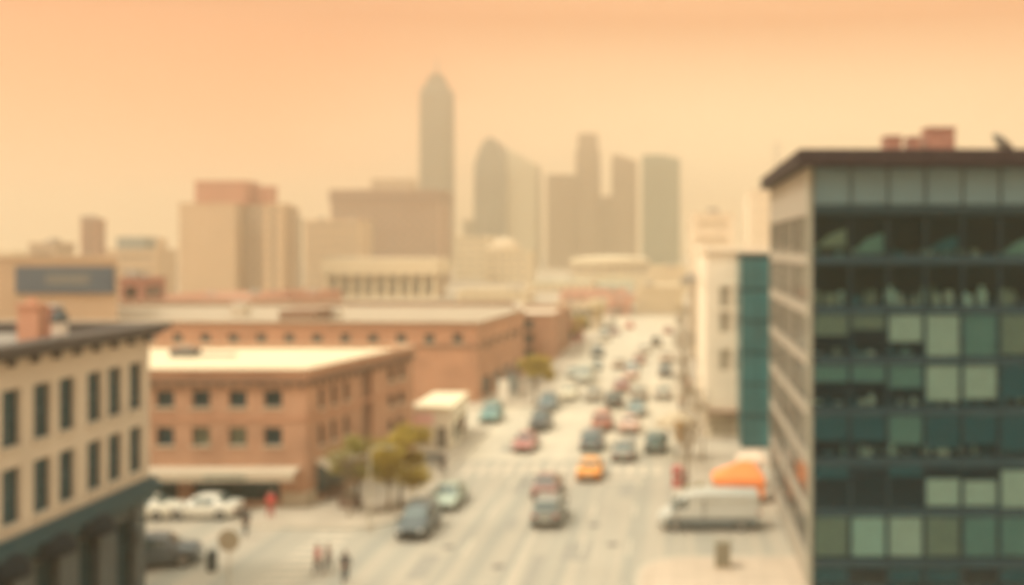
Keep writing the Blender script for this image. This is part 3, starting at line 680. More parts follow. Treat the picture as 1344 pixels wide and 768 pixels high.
def octo(x, y, rx, c=.35):
    k = rx*c; return [(x-rx+k,y-rx),(x+rx-k,y-rx),(x+rx,y-rx+k),(x+rx,y+rx-k),(x+rx-k,y+rx),(x-rx+k,y+rx),(x-rx,y+rx-k),(x-rx,y-rx+k)]
S = 780
tz = lambda py, Y=None: gz(py, Y or S)
t1 = skyscraper('tallest skyscraper, tapering to a stepped crown with a thin spire', octo(gx(569,S), S+12, (gx(590,S)-gx(549,S))/2-.6, .22), tz(116), SK, [(3, tz(109)), (3.6, tz(108)), (6.2, tz(101)), (6.8, tz(100)), (9, tz(95))])
obj('spire', tube(B(), [(gx(569,S),S+12,tz(95.5)),(gx(569,S),S+12,tz(70))], 1.3, .3), SK, t1)
# round-topped tower
rt = empty('skyscraper', (gx(643,S), S+20, 0), 'dark skyscraper with a rounded arched top', 'skyscraper')
xa, xb2 = gx(622,S), gx(663,S); prof = [(xa,0)] + [(xa+(xb2-xa)*t, tz(240)+ (tz(180)-tz(240))*math.sin(math.pi*min(1,(.10+t*.86)*.93)**1.0)**.75) for t in [i/14 for i in range(15)]] + [(xb2,0)]
def extrude_xz(prof, y0, y1):
    b = B(); a = [b.verts.new((x,y0,z)) for x,z in prof]; c = [b.verts.new((x,y1,z)) for x,z in prof]; n = len(prof)
    b.faces.new(a[::1]); b.faces.new(c[::-1])
    for i in range(n): b.faces.new((a[(i+1)%n], a[i], c[i], c[(i+1)%n]))
    bmesh.ops.recalc_face_normals(b, faces=b.faces); return b
obj('shaft', extrude_xz(prof, S, S+36), SK, rt); fb = B(); z = 6
while z < tz(245): box(fb, xa-.3, xb2+.3, S-.4, S+36.4, z, z+1.3); z += 4.2
obj('floor_bands', fb, SK, rt); fb = B(); [box(fb, x-.3, x+.3, S-.8, S-.41, 0, tz(228)) for x in [xa+2+k*3.4 for k in range(8)]]; obj('fins', fb, SK, rt)
st2 = empty('skyscraper', (gx(682,S), S+20, 0), 'pale green skyscraper with sloping top leaning on the rounded one', 'skyscraper')
xa, xb2 = gx(663.5,S), gx(703,S); obj('shaft', extrude_xz([(xa,0),(xa,tz(194)),(gx(680,S),tz(203)),(xb2,tz(216)),(xb2,0)], S+4, S+34), SK4, st2)
fb = B(); z = 6
while z < tz(222): box(fb, xa+.3, xb2+.3, S+3.6, S+34.4, z, z+1.3); z += 4.2
obj('floor_bands', fb, SK4, st2)
skyscraper('lower stepped skyscraper shoulder left of the slim flat-topped one', rect(gx(718,S), gx(753,S), S, S+30), tz(234), SK2)
skyscraper('slim flat-topped skyscraper rising from the stepped shoulder', rect(gx(756,S), gx(784,S), S+2, S+28), tz(196), SK2, [(1, tz(176)), (3, tz(174))])
skyscraper('low hazy tower against the slim flat-topped skyscraper', rect(gx(785,S), gx(799,S), S+6, S+26), tz(262), SK2)
w1 = skyscraper('narrow tan skyscraper with a slanted top', rect(gx(803,S), gx(834,S), S, S+26), tz(216), SK2)
obj('slanted_top', extrude_xz([(gx(803,S),tz(216)+3.1),(gx(803,S),tz(203)),(gx(812,S),tz(203)),(gx(834,S),tz(211)),(gx(834,S),tz(216)+3.1)], S+.5, S+25.5), SK2, w1)
w2 = skyscraper('broad blue-green skyscraper, last of the skyline before the street gap', rect(gx(843,S), gx(892,S), S, S+30), tz(214), SK3)
obj('slanted_top', extrude_xz([(gx(843,S),tz(214)+3.1),(gx(843,S),tz(203)),(gx(868,S),tz(203)),(gx(893,S),tz(209)),(gx(893,S),tz(214)+3.1)], S+.5, S+29.5), SK3, w2)
skyscraper('faint low tower between the tall spired one and the rounded one', rect(gx(594,S), gx(620,S), S+40, S+60), tz(292), SK4)

# ------------------------------------------------------------------ vehicles
def car_mesh(kind):
    """stations along +Y (front): (y, half width, z bottom, z belt, half width roof, z top)"""
    if kind == 'sedan':
        st = [(-2.25,.70,.42,.78,.66,.80),(-2.15,.84,.25,.92,.72,.96),(-1.6,.90,.22,.96,.74,1.02),(-.95,.91,.22,.96,.60,1.40),(-.1,.92,.22,.95,.62,1.46),(.45,.92,.22,.94,.60,1.40),(1.15,.91,.22,.93,.74,.99),(1.95,.86,.24,.80,.68,.84),(2.22,.72,.36,.64,.60,.67)]
        gl = {'rear_window': (2,3), 'windscreen': (5,6), 'side': (3,5)}
    elif kind == 'suv':
        st = [(-2.2,.74,.45,1.0,.66,1.05),(-2.12,.88,.3,1.05,.74,1.15),(-1.85,.93,.28,1.08,.68,1.66),(-1.0,.94,.28,1.08,.70,1.74),(0,.94,.28,1.06,.70,1.74),(.55,.94,.28,1.05,.66,1.64),(1.15,.93,.28,1.04,.76,1.10),(1.95,.88,.3,.94,.70,.99),(2.2,.74,.42,.76,.64,.80)]
        gl = {'rear_window': (1,2), 'windscreen': (5,6), 'side': (2,5)}
    else: # van
        st = [(-3.1,.92,.42,1.25,.84,2.2),(-3.0,.98,.32,1.3,.88,2.3),(-1.5,1.0,.3,1.3,.9,2.35),(.6,1.0,.3,1.3,.9,2.35),(1.3,1.0,.3,1.3,.86,2.25),(1.75,1.0,.3,1.28,.80,1.95),(2.35,.98,.32,1.2,.84,1.28),(2.9,.94,.34,.98,.78,1.05),(3.1,.82,.42,.8,.7,.84)]
        gl = {'windscreen': (5,6), 'side': (4,6)}
    def prof(s):
        y, w, zb, zt, wr, zr = s
        return [(0,zb),(w*.9,zb),(w,zb+.12),(w,(zb+zt)/2+.02),(w*.97,zt-.03),(w*.93,zt),(wr,zr-.05),(wr*.8,zr),(0,zr+.015)]
    P_ = [[Vector((x, s[0], z)) for x, z in prof(s)] for s in st]
    bm = B(); n = len(st); m = len(P_[0])
    G = {sg: [[bm.verts.new((sg*p.x, p.y, p.z)) for p in row] for row in P_] for sg in (1,-1)}
    for sg in (1,-1):
        g = G[sg]
        for i in range(n-1):
            for j in range(m-1):
                q = (g[i][j], g[i][j+1], g[i+1][j+1], g[i+1][j]); bm.faces.new(q if sg == -1 else q[::-1])
        for i in (0, n-1): bm.faces.new([v for v in g[i]])
    bmesh.ops.remove_doubles(bm, verts=bm.verts, dist=.001); bmesh.ops.recalc_face_normals(bm, faces=bm.faces)
    parts = [('body', bm)]
    def lerp(i, t, j, s_):
        a = P_[i][j].lerp(P_[i+1][j], t); b = P_[i][j+1].lerp(P_[i+1][j+1], t); return a.lerp(b, s_)
    def panel(c4, n_):
        b = B(); v = [b.verts.new(p + n_*.012) for p in c4] + [b.verts.new(p - n_*.02) for p in c4]
        for f in ((0,1,2,3),(7,6,5,4),(0,4,5,1),(1,5,6,2),(2,6,7,3),(3,7,4,0)): b.faces.new([v[i] for i in f])
        bmesh.ops.recalc_face_normals(b, faces=b.faces); return b
    for nm, (i0, i1) in gl.items():
        if nm == 'side':
            for sg in (1,-1):
                for i in range(i0, i1):
                    c4 = [lerp(i,.06,5,.12), lerp(i,.94,5,.12), lerp(i,.94,5,.9), lerp(i,.06,5,.9)]
                    c4 = [Vector((sg*p.x, p.y, p.z)) for p in c4]; n_ = (c4[1]-c4[0]).cross(c4[2]-c4[0]).normalized(); n_ = n_ if n_.x*sg > 0 else -n_
                    parts.append(('side_window', panel(c4, n_)))
        else:
            i = i0; a, b_ = P_[i][6], P_[i+1][6]
            lo, hi = (a, b_) if a.z < b_.z else (b_, a)
            p1 = lo.lerp(hi, .1); p2 = lo.lerp(hi, .9)
            c4 = [Vector((-p1.x*.92,p1.y,p1.z+.078)), Vector((p1.x*.92,p1.y,p1.z+.078)), Vector((p2.x*.88,p2.y,p2.z+.078)), Vector((-p2.x*.88,p2.y,p2.z+.078))]
            n_ = (c4[1]-c4[0]).cross(c4[2]-c4[0]).normalized(); n_ = n_ if n_.z > 0 else -n_
            parts.append((nm, panel(c4, n_)))
    return st, parts
def build_car(kind):
    st, parts = car_mesh(kind)
    root = empty({'sedan': 'parked_car', 'suv': 'utility_car', 'van': 'delivery_van'}[kind], (0,0,0), 'x', 'car')
    body = None
    for nm, bm in parts:
        o = obj(nm, bm, mat('car_paint_base', (.3,.3,.3), .3) if nm == 'body' else GL_CAR, root, world=False)
        if nm == 'body':
            bv = o.modifiers.new('b', 'BEVEL'); bv.width = .03; bv.segments = 2; bv.limit_method = 'ANGLE'; bv.angle_limit = R(25)
    w = st[4][1]; yf, yr = (1.35,-1.35) if kind != 'van' else (2.05,-1.95); wr = .34 if kind == 'sedan' else .38
    for sy in (yf, yr):
        for sg in (1,-1):
            b = B(); lathe(b, 0, 0, [(wr*.6,-.11),(wr*.95,-.11),(wr,-.08),(wr,.08),(wr*.95,.11),(wr*.6,.11)], 20)
            bmesh.ops.rotate(b, verts=b.verts, cent=(0,0,0), matrix=Matrix.Rotation(R(90),3,'Y')); bmesh.ops.translate(b, verts=b.verts, vec=(sg*(w-.09), sy, wr))
            wh = obj('wheel', b, RUBBER, root, world=False)
            b = B(); lathe(b, 0, 0, [(wr*.58,-.118),(wr*.58,.118)], 12); bmesh.ops.rotate(b, verts=b.verts, cent=(0,0,0), matrix=Matrix.Rotation(R(90),3,'Y')); bmesh.ops.translate(b, verts=b.verts, vec=(sg*(w-.09), sy, wr)); obj('rim', b, RIM, wh, world=False)
    y1, z1, w1 = st[-1][0], st[-1][3], st[-1][1]; y0, z0, w0 = st[0][0], st[0][3], st[0][1]
    for sg in (1,-1):
        obj('headlight', bev(bx(sg*(w1-.12)-.15, sg*(w1-.12)+.15, y1-.13, y1+.015, z1-.13, z1+.0), .02, 1), LAMPW, root, world=False)
        obj('taillight', bev(bx(sg*(w0-.08)-.12, sg*(w0-.08)+.12, y0-.015, y0+.13, z0-.22, z0-.04), .02, 1), LAMPR, root, world=False)
        k = 6 if kind != 'van' else 6
        obj('mirror', bev(bx(sg*(st[4][1]+.1)-.09, sg*(st[4][1]+.1)+.09, st[k][0]-.35, st[k][0]-.22, st[4][3]-.02, st[4][3]+.14), .02, 1), RUBBER, root, world=False)
    b = bx(-w1*.95, w1*.95, y1-.3, y1+.03, st[-1][2]-.05, st[-1][2]+.1); obj('front_bumper', bev(b,.03,1), DARK, root, world=False)
    b = bx(-w0*.98, w0*.98, y0-.03, y0+.3, st[0][2]-.08, st[0][2]+.1); obj('rear_bumper', bev(b,.03,1), DARK, root, world=False)
    b = bx(-.26, .26, y0-.045, y0-.031, st[0][2]+.1, st[0][2]+.22); obj('number_plate', b, WHITE, root, world=False)
    b = bx(-.45, .45, y1-.02, y1+.02, z1-.3, z1-.14) ; obj('grille', b, RUBBER, root, world=False)
    return root
protos = {k: build_car(k) for k in ('sedan','suv','van')}
used = set()
def dup(root, small=False):
    r = root.copy(); COL.objects.link(r)
    for ch in list(root.children):
        if small and ch.name.split('.')[0] in ('mirror','number_plate','grille','front_bumper','rear_bumper','headlight'): continue
        c = ch.copy(); COL.objects.link(c); c.parent = r
        for g in ch.children:
            if small: continue
            d = g.copy(); COL.objects.link(d); d.parent = c
    return r
PAINT = {}
def paint(c):
    if c not in PAINT: PAINT[c] = mat('car_paint_%d' % len(PAINT), c, .35, .04, 3, coat=.3)
    return PAINT[c]
def car(kind, X, Yn, rz, col, label, group=None, cat='car', name=None, roofcol=None):
    """Yn = distance of the near bumper when the car points along the street"""
    small = Yn > 150
    if kind not in used and not small: r = protos[kind]; used.add(kind)
    else: r = dup(protos[kind], small)
    L = {'sedan': 2.25, 'suv': 2.2, 'van': 3.1}[kind]
    Y = Yn + L*abs(math.cos(rz)) + .9*abs(math.sin(rz))
    r.location = (X, Y, .03); r.rotation_euler = (0, 0, rz); r['label'] = label; r['category'] = cat; r['group'] = group or 'vehicles on the street'
    for ch in r.children:
        if ch.name.split('.')[0] == 'body':
            ch.material_slots[0].link = 'OBJECT'; ch.material_slots[0].material = paint(col)
    if name: r.name = name
    return r
PI = math.pi
def lane(px, py, off=0): 
    Y = gy(py); return gx(px, Y)+off, Y
T_ = PI   # facing the camera
def C(kind, px, py, rz, col, label, off=0, **k):
    X, Y = lane(px, py, off); return car(kind, X, Y, rz, col, label, **k)
DG, BG, MR, YL, GR, TE, RD, CH, CR_, PK, TP, LB, TN = (.05,.07,.075),(.10,.15,.17),(.20,.08,.07),(.85,.34,.04),(.24,.25,.22),(.07,.14,.13),(.38,.11,.09),(.05,.055,.055),(.70,.64,.46),(.62,.42,.32),(.30,.25,.18),(.28,.36,.36),(.45,.33,.22)
C('suv', 537, 713, T_, (.06,.085,.09), 'dark slate car parked at the kerb just past the two strolling pedestrians', cat='car', name='kerbside_car')
C('sedan', 579, 675, T_, (.34,.42,.34), 'pale mint-grey car parked right behind the dark slate car')
C('suv', 715, 697, 0, (.20,.22,.20), 'grey car nearest the camera in the driving lanes')
C('sedan', 713, 659, 0, (.26,.15,.13), 'brownish maroon car directly ahead of the nearest grey car')
C('sedan', 772, 635, 0, YL, 'yellow-orange taxi just short of the zebra crossing', cat='taxi', name='taxi')
C('suv', 775, 596, 0, BG, 'blue-grey car beyond the zebra crossing, straight ahead of the taxi')
C('sedan', 817, 609, 0, GR, 'grey car just past the zebra crossing, between the blue-grey and teal cars')
C('suv', 860, 599, 0, (.08,.15,.14), 'dark teal car closest to the cream market umbrella')
C('sedan', 685, 597, T_, (.36,.13,.11), 'dull red car coming towards the zebra crossing')
C('suv', 706, 568, T_, CH, 'charcoal car coming on behind the dull red one')
C('suv', 716, 542, T_, (.12,.17,.19), 'slate blue car parked behind the charcoal one')
C('sedan', 745, 527, T_, CR_, 'cream white car beside the slate blue one')
C('sedan', 777, 529, T_, TP, 'low taupe car alone near the centre line')
C('suv', 789, 568, 0, (.42,.15,.10), 'rust red car ahead of the blue-grey car')
C('sedan', 825, 571, 0, (.70,.47,.37), 'pale pink car beside the rust red one')
C('suv', 805, 538, 0, (.06,.07,.06), 'blackish car ahead of the rust red one')
C('sedan', 835, 549, 0, (.24,.33,.33), 'light steel blue car ahead of the pale pink one')
C('sedan', 838, 527, 0, (.32,.27,.2), 'grey-brown car ahead of the light steel blue one')
C('sedan', 815, 516, 0, (.34,.14,.12), 'dark red car ahead of the blackish one')
C('sedan', 827, 501, 0, PK, 'salmon car two ahead of the blackish one')
C('sedan', 829, 491, 0, LB, 'pale blue car ahead of the salmon one')
C('sedan', 838, 480, 0, (.40,.2,.14), 'small brick red car far up the road')
C('sedan', 812, 486, 0, TN, 'small tan car far up the road beside the pale blue one')
C('van', 766, 505, T_, (.42,.42,.33), 'grey-beige van parked far up the opposite kerb', cat='van', name='parked_van')
C('sedan', 779, 488, T_, (.22,.28,.26), 'grey-teal car parked beyond the grey-beige van')
C('suv', 783, 470, T_, (.10,.11,.10), 'dark grey car farthest up the opposite kerb')
car('sedan', -1.25, 112, 0, (.42,.40,.33), 'stone grey car parked at the kerb by the cream building')
car('suv', -1.2, 131, 0, (.15,.17,.17), 'graphite car parked at the kerb past the cream building')
car('sedan', -1.2, 148, 0, (.5,.38,.27), 'beige-brown car parked at the kerb just before the tan low block')
car('sedan', -1.2, 196, 0, (.38,.2,.15), 'dull maroon car parked at the kerb near the street end')
car('suv', -13.6, 190, PI, (.3,.31,.27), 'warm grey car parked far up the oncoming kerb')
car('sedan', -13.6, 214, PI, (.5,.46,.36), 'pale beige car parked last before the street end')
C('suv', 861, 456, 0, (.16,.15,.12), 'shadowy grey-brown car at the kerb by the tan low block')
C('sedan', 806, 441, 0, (.38,.27,.25), 'mauve-brown car near the far end of the street')
C('sedan', 826, 432, 0, (.62,.24,.17), 'salmon red car at the very end of the street')
C('sedan', 793, 450, T_, (.42,.36,.26), 'sand coloured car far down the oncoming lane')
C('sedan', 845, 466, 0, (.55,.5,.4), 'cream car far up the kerb lane ahead of the brick red one')
C('sedan', 752, 498, T_, (.40,.41,.33), 'pale sage car at the kerb between the slate blue and grey-beige ones')
C('suv', 640, 558, T_, (.14,.29,.27), 'turquoise car waiting in the side street beside the brick block')
car('sedan', gx(270,64), 63.0, PI/2, (.72,.70,.6), 'white car parked across the front of the brick building under the awning', group='cars parked by the brick building')
car('sedan', gx(190,64), 62.8, PI/2, (.70,.67,.55), 'white car half hidden behind the corner of the beige building', group='cars parked by the brick building')
car('suv', gx(204,54), 52.6, -PI/2+.35, (.09,.12,.13), 'dark blue-grey car nosing out from behind the beige building', group='cars parked by the brick building')
v = car('van', gx(930,61.6), 60.6, PI/2, (.45,.47,.42), 'long grey delivery van standing in the side road by the orange tent', cat='van')
sb_ = B(); box(sb_, -.02, .02, -1.2, -1.14, .5, 1.9)
m1 = bx(-1.02, -1.003, -2.95, 2.6, .32, .85); box(m1, 1.003, 1.02, -2.95, 2.6, .32, .85); obj('lower_cladding', m1, mat('slate_cladding', (.13,.16,.16), .5), v, world=False)
m1 = bx(-1.012, -1.003, .28, .34, .9, 2.0); box(m1, 1.003, 1.012, .28, .34, .9, 2.0); obj('door_seam', m1, RUBBER, v, world=False)
for k, pr in protos.items():
    if k not in used:
        for ch in list(pr.children): bpy.data.objects.remove(ch)
        bpy.data.objects.remove(pr)

# ------------------------------------------------------------------ trees
def leaf_cloud(clumps, n, size, seed):
    r = random.Random(seed); bm = B()
    for _ in range(n):
        c, rad = clumps[r.randrange(len(clumps))]
        while True:
            q = Vector((r.uniform(-1,1), r.uniform(-1,1), r.uniform(-1,1)))
            if q.length < 1: break
        q = q * (.45 + .55*r.random()) ; p = Vector(c) + Vector((q.x*rad[0], q.y*rad[1], q.z*rad[2]))
        s = size*r.uniform(.6, 1.3); M = Matrix.Rotation(r.uniform(0, 6.28), 3, 'Z') @ Matrix.Rotation(r.uniform(-1.2, 1.2), 3, 'X')
        bm.faces.new([bm.verts.new(p + M @ Vector(v_)) for v_ in ((-s*.5,0,0),(0,-s*.32,.0),(s*.6,0,s*.1),(0,s*.32,0))])
    return bm
def leaf_mat(name, col):
    m = mat(name, col, .8, .3, 1.2); nt = m.node_tree; N = nt.nodes; b = N['Principled BSDF']; mx = next(n for n in N if n.type == 'MIX')
    t = N.new('ShaderNodeBsdfTranslucent'); nt.links.new(mx.outputs[2], t.inputs[0]); a = N.new('ShaderNodeMixShader'); a.inputs[0].default_value = .5
    nt.links.new(b.outputs[0], a.inputs[1]); nt.links.new(t.outputs[0], a.inputs[2]); nt.links.new(a.outputs[0], N['Material Output'].inputs[0]); return m
OLIVE = leaf_mat('olive_leaves', (.48,.37,.07)); OLIVE_G = leaf_mat('green_olive_leaves', (.32,.28,.07))
_x = mat('olive_leaves', (.26,.185,.045), .8, .3, 1.2); OLIVE_G = mat('green_olive_leaves', (.17,.155,.05), .8, .4, 1.2); OLIVE_B = mat('gold_leaves', (.20,.15,.04), .8, .35, 1.0)
def tree(label, x, y, h, cw, seed, m=OLIVE, n=2200, z=.14, cbase=.42, size=.2, name='street_tree'):
    r = random.Random(seed); root = empty(name, (x, y, z), label, 'tree', 'street trees')
    bm = B(); top = Vector((x + r.uniform(-.15,.15), y, z+h*.55))
    tube(bm, [(x,y,z),(x+.03,y,z+h*.25),tuple(top)], .13, .08, 8)
    cl = []
    for k in range(9):
        a = k*2.4 + r.uniform(-.3,.3); rr = cw*r.uniform(.35,.75); zz = z + h*r.uniform(cbase+.1, .92)
        e = Vector((x+math.cos(a)*rr, y+math.sin(a)*rr, zz)); s_ = Vector((x,y,z+h*r.uniform(.3,.55))); m2 = s_.lerp(e,.5)+Vector((0,0,.15))
        tube(bm, [tuple(s_), tuple(m2), tuple(e)], .05, .015, 6); k_ = cw*r.uniform(.34,.6); cl.append((e, (k_, k_, k_*.75)))
    cl.append((Vector((x,y,z+h*.85)), (cw*.5, cw*.5, h*.15)))
    obj('trunk', bm, BARK, root); obj('crown', leaf_cloud(cl, n, size, seed), m, root); return root
x, y = lane(527, 668); tree('fullest olive-gold street tree on the pavement beside the shop windows', x-.1, y, 5.1, 2.6, 2, OLIVE, 6500, cbase=.2, size=.24)
x, y = lane(470, 672); tree('smaller greener street tree against the brick side wall', x, y-.2, 4.7, 1.9, 5, OLIVE_G, 3200, cbase=.42, size=.2)
x, y = lane(702, 533); tree('olive street tree farther on in front of the tan brick blocks', x, y, 5.4, 2.3, 9, OLIVE, 5000, size=.32)
DRYL = leaf_mat('dry_tan_leaves', (.30,.22,.12))
tree('small olive tree far up the pavement by the dark red shop', -16.2, 168, 5.4, 2.0, 31, OLIVE, 900, size=.35)
tree('small olive tree in the haze at the end of the brick pavement', -16.4, 206, 5.4, 2.0, 32, OLIVE, 900, size=.35)
def bare_tree(label, x, y, h, seed, col=BARK):
    r = random.Random(seed); root = empty('thin_tree', (x, y, .14), label, 'tree', 'thin trees along the pavements'); bm = B()
    tube(bm, [(x,y,.14),(x+.05,y,h*.45)], .1, .07, 7)
    def br(p, d, L, rad, k):
        e = p + d*L; tube(bm, [tuple(p), tuple(p.lerp(e,.5)+Vector((r.uniform(-.05,.05),)*3)), tuple(e)], rad, rad*.6, 5)
        if k:
            for _ in range(3): br(e, (d + Vector((r.uniform(-.7,.7), r.uniform(-.7,.7), r.uniform(-.1,.5)))).normalized(), L*.7, rad*.55, k-1)
    tp = Vector((x+.05,y,h*.45))
    obj('trunk', bm, col, root); bm = B()
    fol = leaf_cloud([(Vector((x+.1,y,h*.68)), (h*.24,h*.24,h*.24)), (Vector((x-.3,y+.2,h*.85)), (h*.2,h*.2,h*.14))], 420, .15, seed)
    obj('foliage', fol, DRYL, root)
    for a in range(4): br(tp, Vector((math.cos(a*1.6+seed)*.5, math.sin(a*1.6+seed)*.5, .9)).normalized(), h*.2, .05, 3)
    obj('crown', bm, col, root); return root
BARKP = mat('pale_bark', (.24,.19,.13), .95, .2, 6)
bare_tree('thin dry-leaved tree by the planter in front of the cream umbrella', 0.9, 72.5, 4.6, 1, BARKP)
bare_tree('thin dry-leaved tree between the teal block and the cream umbrella', 2.3, 80, 5.2, 2, BARKP)
bare_tree('thin dry-leaved tree along the cream building wall', 1.2, 108, 6.0, 3)
bare_tree('thin dry-leaved tree farther along the cream building wall', 1.3, 128, 6.5, 4)
bare_tree('thin dry-leaved tree in the haze by the tan low block', 1.4, 156, 7, 6)
bare_tree('thin dry-leaved tree midway between the post box and the banner flag', .9, 76, 4.4, 14, BARKP)
bare_tree('thin dry-leaved tree at the near corner of the cream building', 1.9, 89, 5.2, 15, BARKP)
bare_tree('thin dry-leaved tree in front of the middle of the cream building', 1.1, 98, 5.4, 16)
bare_tree('thin dry-leaved tree by the far corner of the cream building', 1.2, 138, 6.5, 17)
bare_tree('thin dry-leaved tree beyond the tan low block', 1.5, 186, 7, 18)
bare_tree('thin dry-leaved sapling in the shade of the brick side wall', gx(455,63), 63.5, 4.2, 8, BARKP)
bare_tree('thin dry-leaved sapling beside the tall pale lamp post', gx(507,64), 64.6, 3.6, 11, BARKP)
# bush in planter
x, y = gx(916,66), 66.3
pl_ = empty('planter_bush', (x, y, .14), 'olive bush in a low stone planter behind the van', 'bush')
obj('planter', bev(bx(x-1.1, x+1.1, y-.45, y+.45, .14, .6), .04, 1), STONE, pl_)
obj('foliage', leaf_cloud([((x-.55,y,1.0),(.55,.45,.55)),((x+.1,y,1.15),(.6,.45,.6)),((x+.7,y,.95),(.45,.4,.5))], 1500, .14, 4), OLIVE_G, pl_)
for i, (a, b_) in enumerate(((447, 655), (466, 668))):
    x, y = lane(a, b_); x -= .3
    pp = empty('planter_box', (x, y, .14), ('brown planter box of dry stems against the brick side wall', 'brown planter box of dry stems out towards the kerb')[i], 'planter', 'planter boxes on the pavement')
    obj('box', bev(bx(x-.7, x+.7, y-.35, y+.35, .14, .7), .04, 1), mat('brown_planter', (.20,.13,.09), .8), pp)
    obj('foliage', leaf_cloud([((x-.25,y,.95),(.4,.3,.35)),((x+.3,y,.95),(.4,.3,.3))], 500, .12, 21+i), mat('dry_stems', (.22,.17,.10), .9, .3), pp)

# ------------------------------------------------------------------ street furniture
lp = empty('street_lamp', (*lane(485, 697), .14), 'tall pale lamp post standing in front of the olive street trees', 'street lamp')
x, y = lane(485, 697)
obj('post', tube(B(), [(x,y,.14),(x,y,3.0),(x,y,5.0)], .09, .06, 10), mat('pale_pole', (.50,.46,.36), .6), lp)
obj('base', lathe(B(), x, y, [(.2,.14),(.18,.5),(.1,.6)], 12), mat('pale_pole', (.5,.46,.36)), lp)
obj('arm', tube(B(), [(x,y,4.9),(x+.5,y,5.15),(x+1.2,y,5.15)], .04), mat('pale_pole', (.5,.46,.36)), lp)
obj('lamp_head', bev(bx(x+1.0, x+1.6, y-.12, y+.12, 5.05, 5.2), .04, 2), STEEL, lp)
x, y = gx(301,48), 48.0
rs = empty('round_sign', (x, y, .14), 'round beige sign plate seen from behind on a thin post', 'sign')
obj('post', tube(B(), [(x,y,.14),(x,y,3.75)], .045, .045, 8), mat('pale_pole', (.5,.46,.36)), rs)
d_ = B(); lathe(d_, 0, 0, [(.02,-.015),(.52,-.015),(.54,0),(.52,.015),(.02,.015)], 28); bmesh.ops.rotate(d_, verts=d_.verts, cent=(0,0,0), matrix=Matrix.Rotation(R(90),3,'X')); bmesh.ops.translate(d_, verts=d_.verts, vec=(x,y-.065,3.25)); obj('plate', d_, mat('sign_back', (.40,.36,.26), .6), rs)
d_ = bx(x-.3, x+.3, y-.045, y-.01, 3.05, 3.1); box(d_, x-.3, x+.3, y-.045, y-.01, 3.4, 3.45); obj('bracket', d_, STEEL, rs)
x, y = gx(949,53.2), 53.5
ub = empty('utility_cabinet', (x, y, .14), 'olive-grey utility cabinet on the bare pavement corner below the van', 'cabinet')
UG = mat('olive_grey_metal', (.22,.21,.15), .6, .1)
obj('cabinet_body', bev(bx(x-.42, x+.42, y-.3, y+.3, .24, 1.5), .03, 2), UG, ub); obj('plinth', bx(x-.46, x+.46, y-.34, y+.34, .14, .238), STONE, ub); obj('lid', bev(bx(x-.46, x+.46, y-.34, y+.34, 1.503, 1.57), .02, 1), UG, ub)
for sg in (-1, 1):
    dr = obj('door', bx(x+sg*.2-.17, x+sg*.2+.17, y-.325, y-.303, .35, 1.4), UG, ub)
    obj('handle', bx(x+sg*.06-.015, x+sg*.06+.015, y-.35, y-.326, .8, .95), DARK, dr)
x, y = lane(278, 750)
lb = empty('litter_bin', (x, y, .03), 'dark slim litter bin beside the round sign post', 'bin')
obj('bin_body', lathe(B(), x, y, [(.2,.03),(.26,.1),(.28,.85),(.24,.86)], 16), DARK, lb); obj('hood', lathe(B(), x, y, [(.27,.88),(.3,.95),(.22,1.12),(.05,1.2)], 16), DARK, lb)
# red post box
x, y = lane(867, 641); x += 1.2
rb = empty('post_box', (x, y, .14), 'red post box on the pavement edge near the zebra crossing', 'post box')
RP = mat('red_paint', (.42,.10,.08), .5, .08)
obj('pillar', lathe(B(), x, y, [(.4,.14),(.4,.3),(.36,.34),(.36,1.35),(.42,1.38),(.42,1.45),(.3,1.6),(.05,1.68)], 20), RP, rb); obj('slot', bx(x-.15, x+.15, y-.375, y-.34, 1.1, 1.16), RUBBER, rb); obj('notice', bx(x-.12, x+.12, y-.372, y-.34, .8, 1.0), WHITE, rb)
# market umbrella
x, y = gx(888,80), 80.5
um = empty('market_umbrella', (x, y, .14), 'big cream market umbrella on the pavement beyond the post box', 'umbrella')
c_ = B(); n = 8; ap = c_.verts.new((x,y,4.15)); rg1 = [c_.verts.new((x+1.85*math.cos(PI/8+k*PI/4), y+1.85*math.sin(PI/8+k*PI/4), 3.25)) for k in range(n)]; rg2 = [c_.verts.new((x+1.86*math.cos(PI/8+k*PI/4), y+1.86*math.sin(PI/8+k*PI/4), 3.0)) for k in range(n)]
for k in range(n): c_.faces.new((rg1[k], rg1[(k+1)%n], ap)); c_.faces.new((rg2[k], rg2[(k+1)%n], rg1[(k+1)%n], rg1[k]))
bmesh.ops.solidify(c_, geom=c_.faces[:], thickness=.02); obj('canopy', c_, mat('cream_canvas', (.72,.62,.45), .85), um)
obj('pole', tube(B(), [(x,y,.2),(x,y,4.1)], .04), BARK, um); obj('base', lathe(B(), x, y, [(.4,.14),(.4,.22),(.1,.26)], 16), STONE, um)
for k in range(8): obj('rib', tube(B(), [(x,y,4.08),(x+1.8*math.cos(PI/8+k*PI/4), y+1.8*math.sin(PI/8+k*PI/4), 3.2)], .015, .015, 5), BARK, um)
x, y = gx(887,77), 77.5
bn = empty('banner_flag', (x, y, .14), 'narrow amber banner flag standing in front of the cream umbrella', 'banner')
obj('pole', tube(B(), [(x,y,.14),(x,y,3.9)], .03), STEEL, bn); obj('flag', bx(x+.035, x+.5, y-.01, y+.01, 2.3, 3.8), mat('amber_cloth', (.72,.38,.08), .8), bn); obj('foot', lathe(B(), x, y, [(.25,.14),(.25,.2),(.06,.24)], 12), DARK, bn)
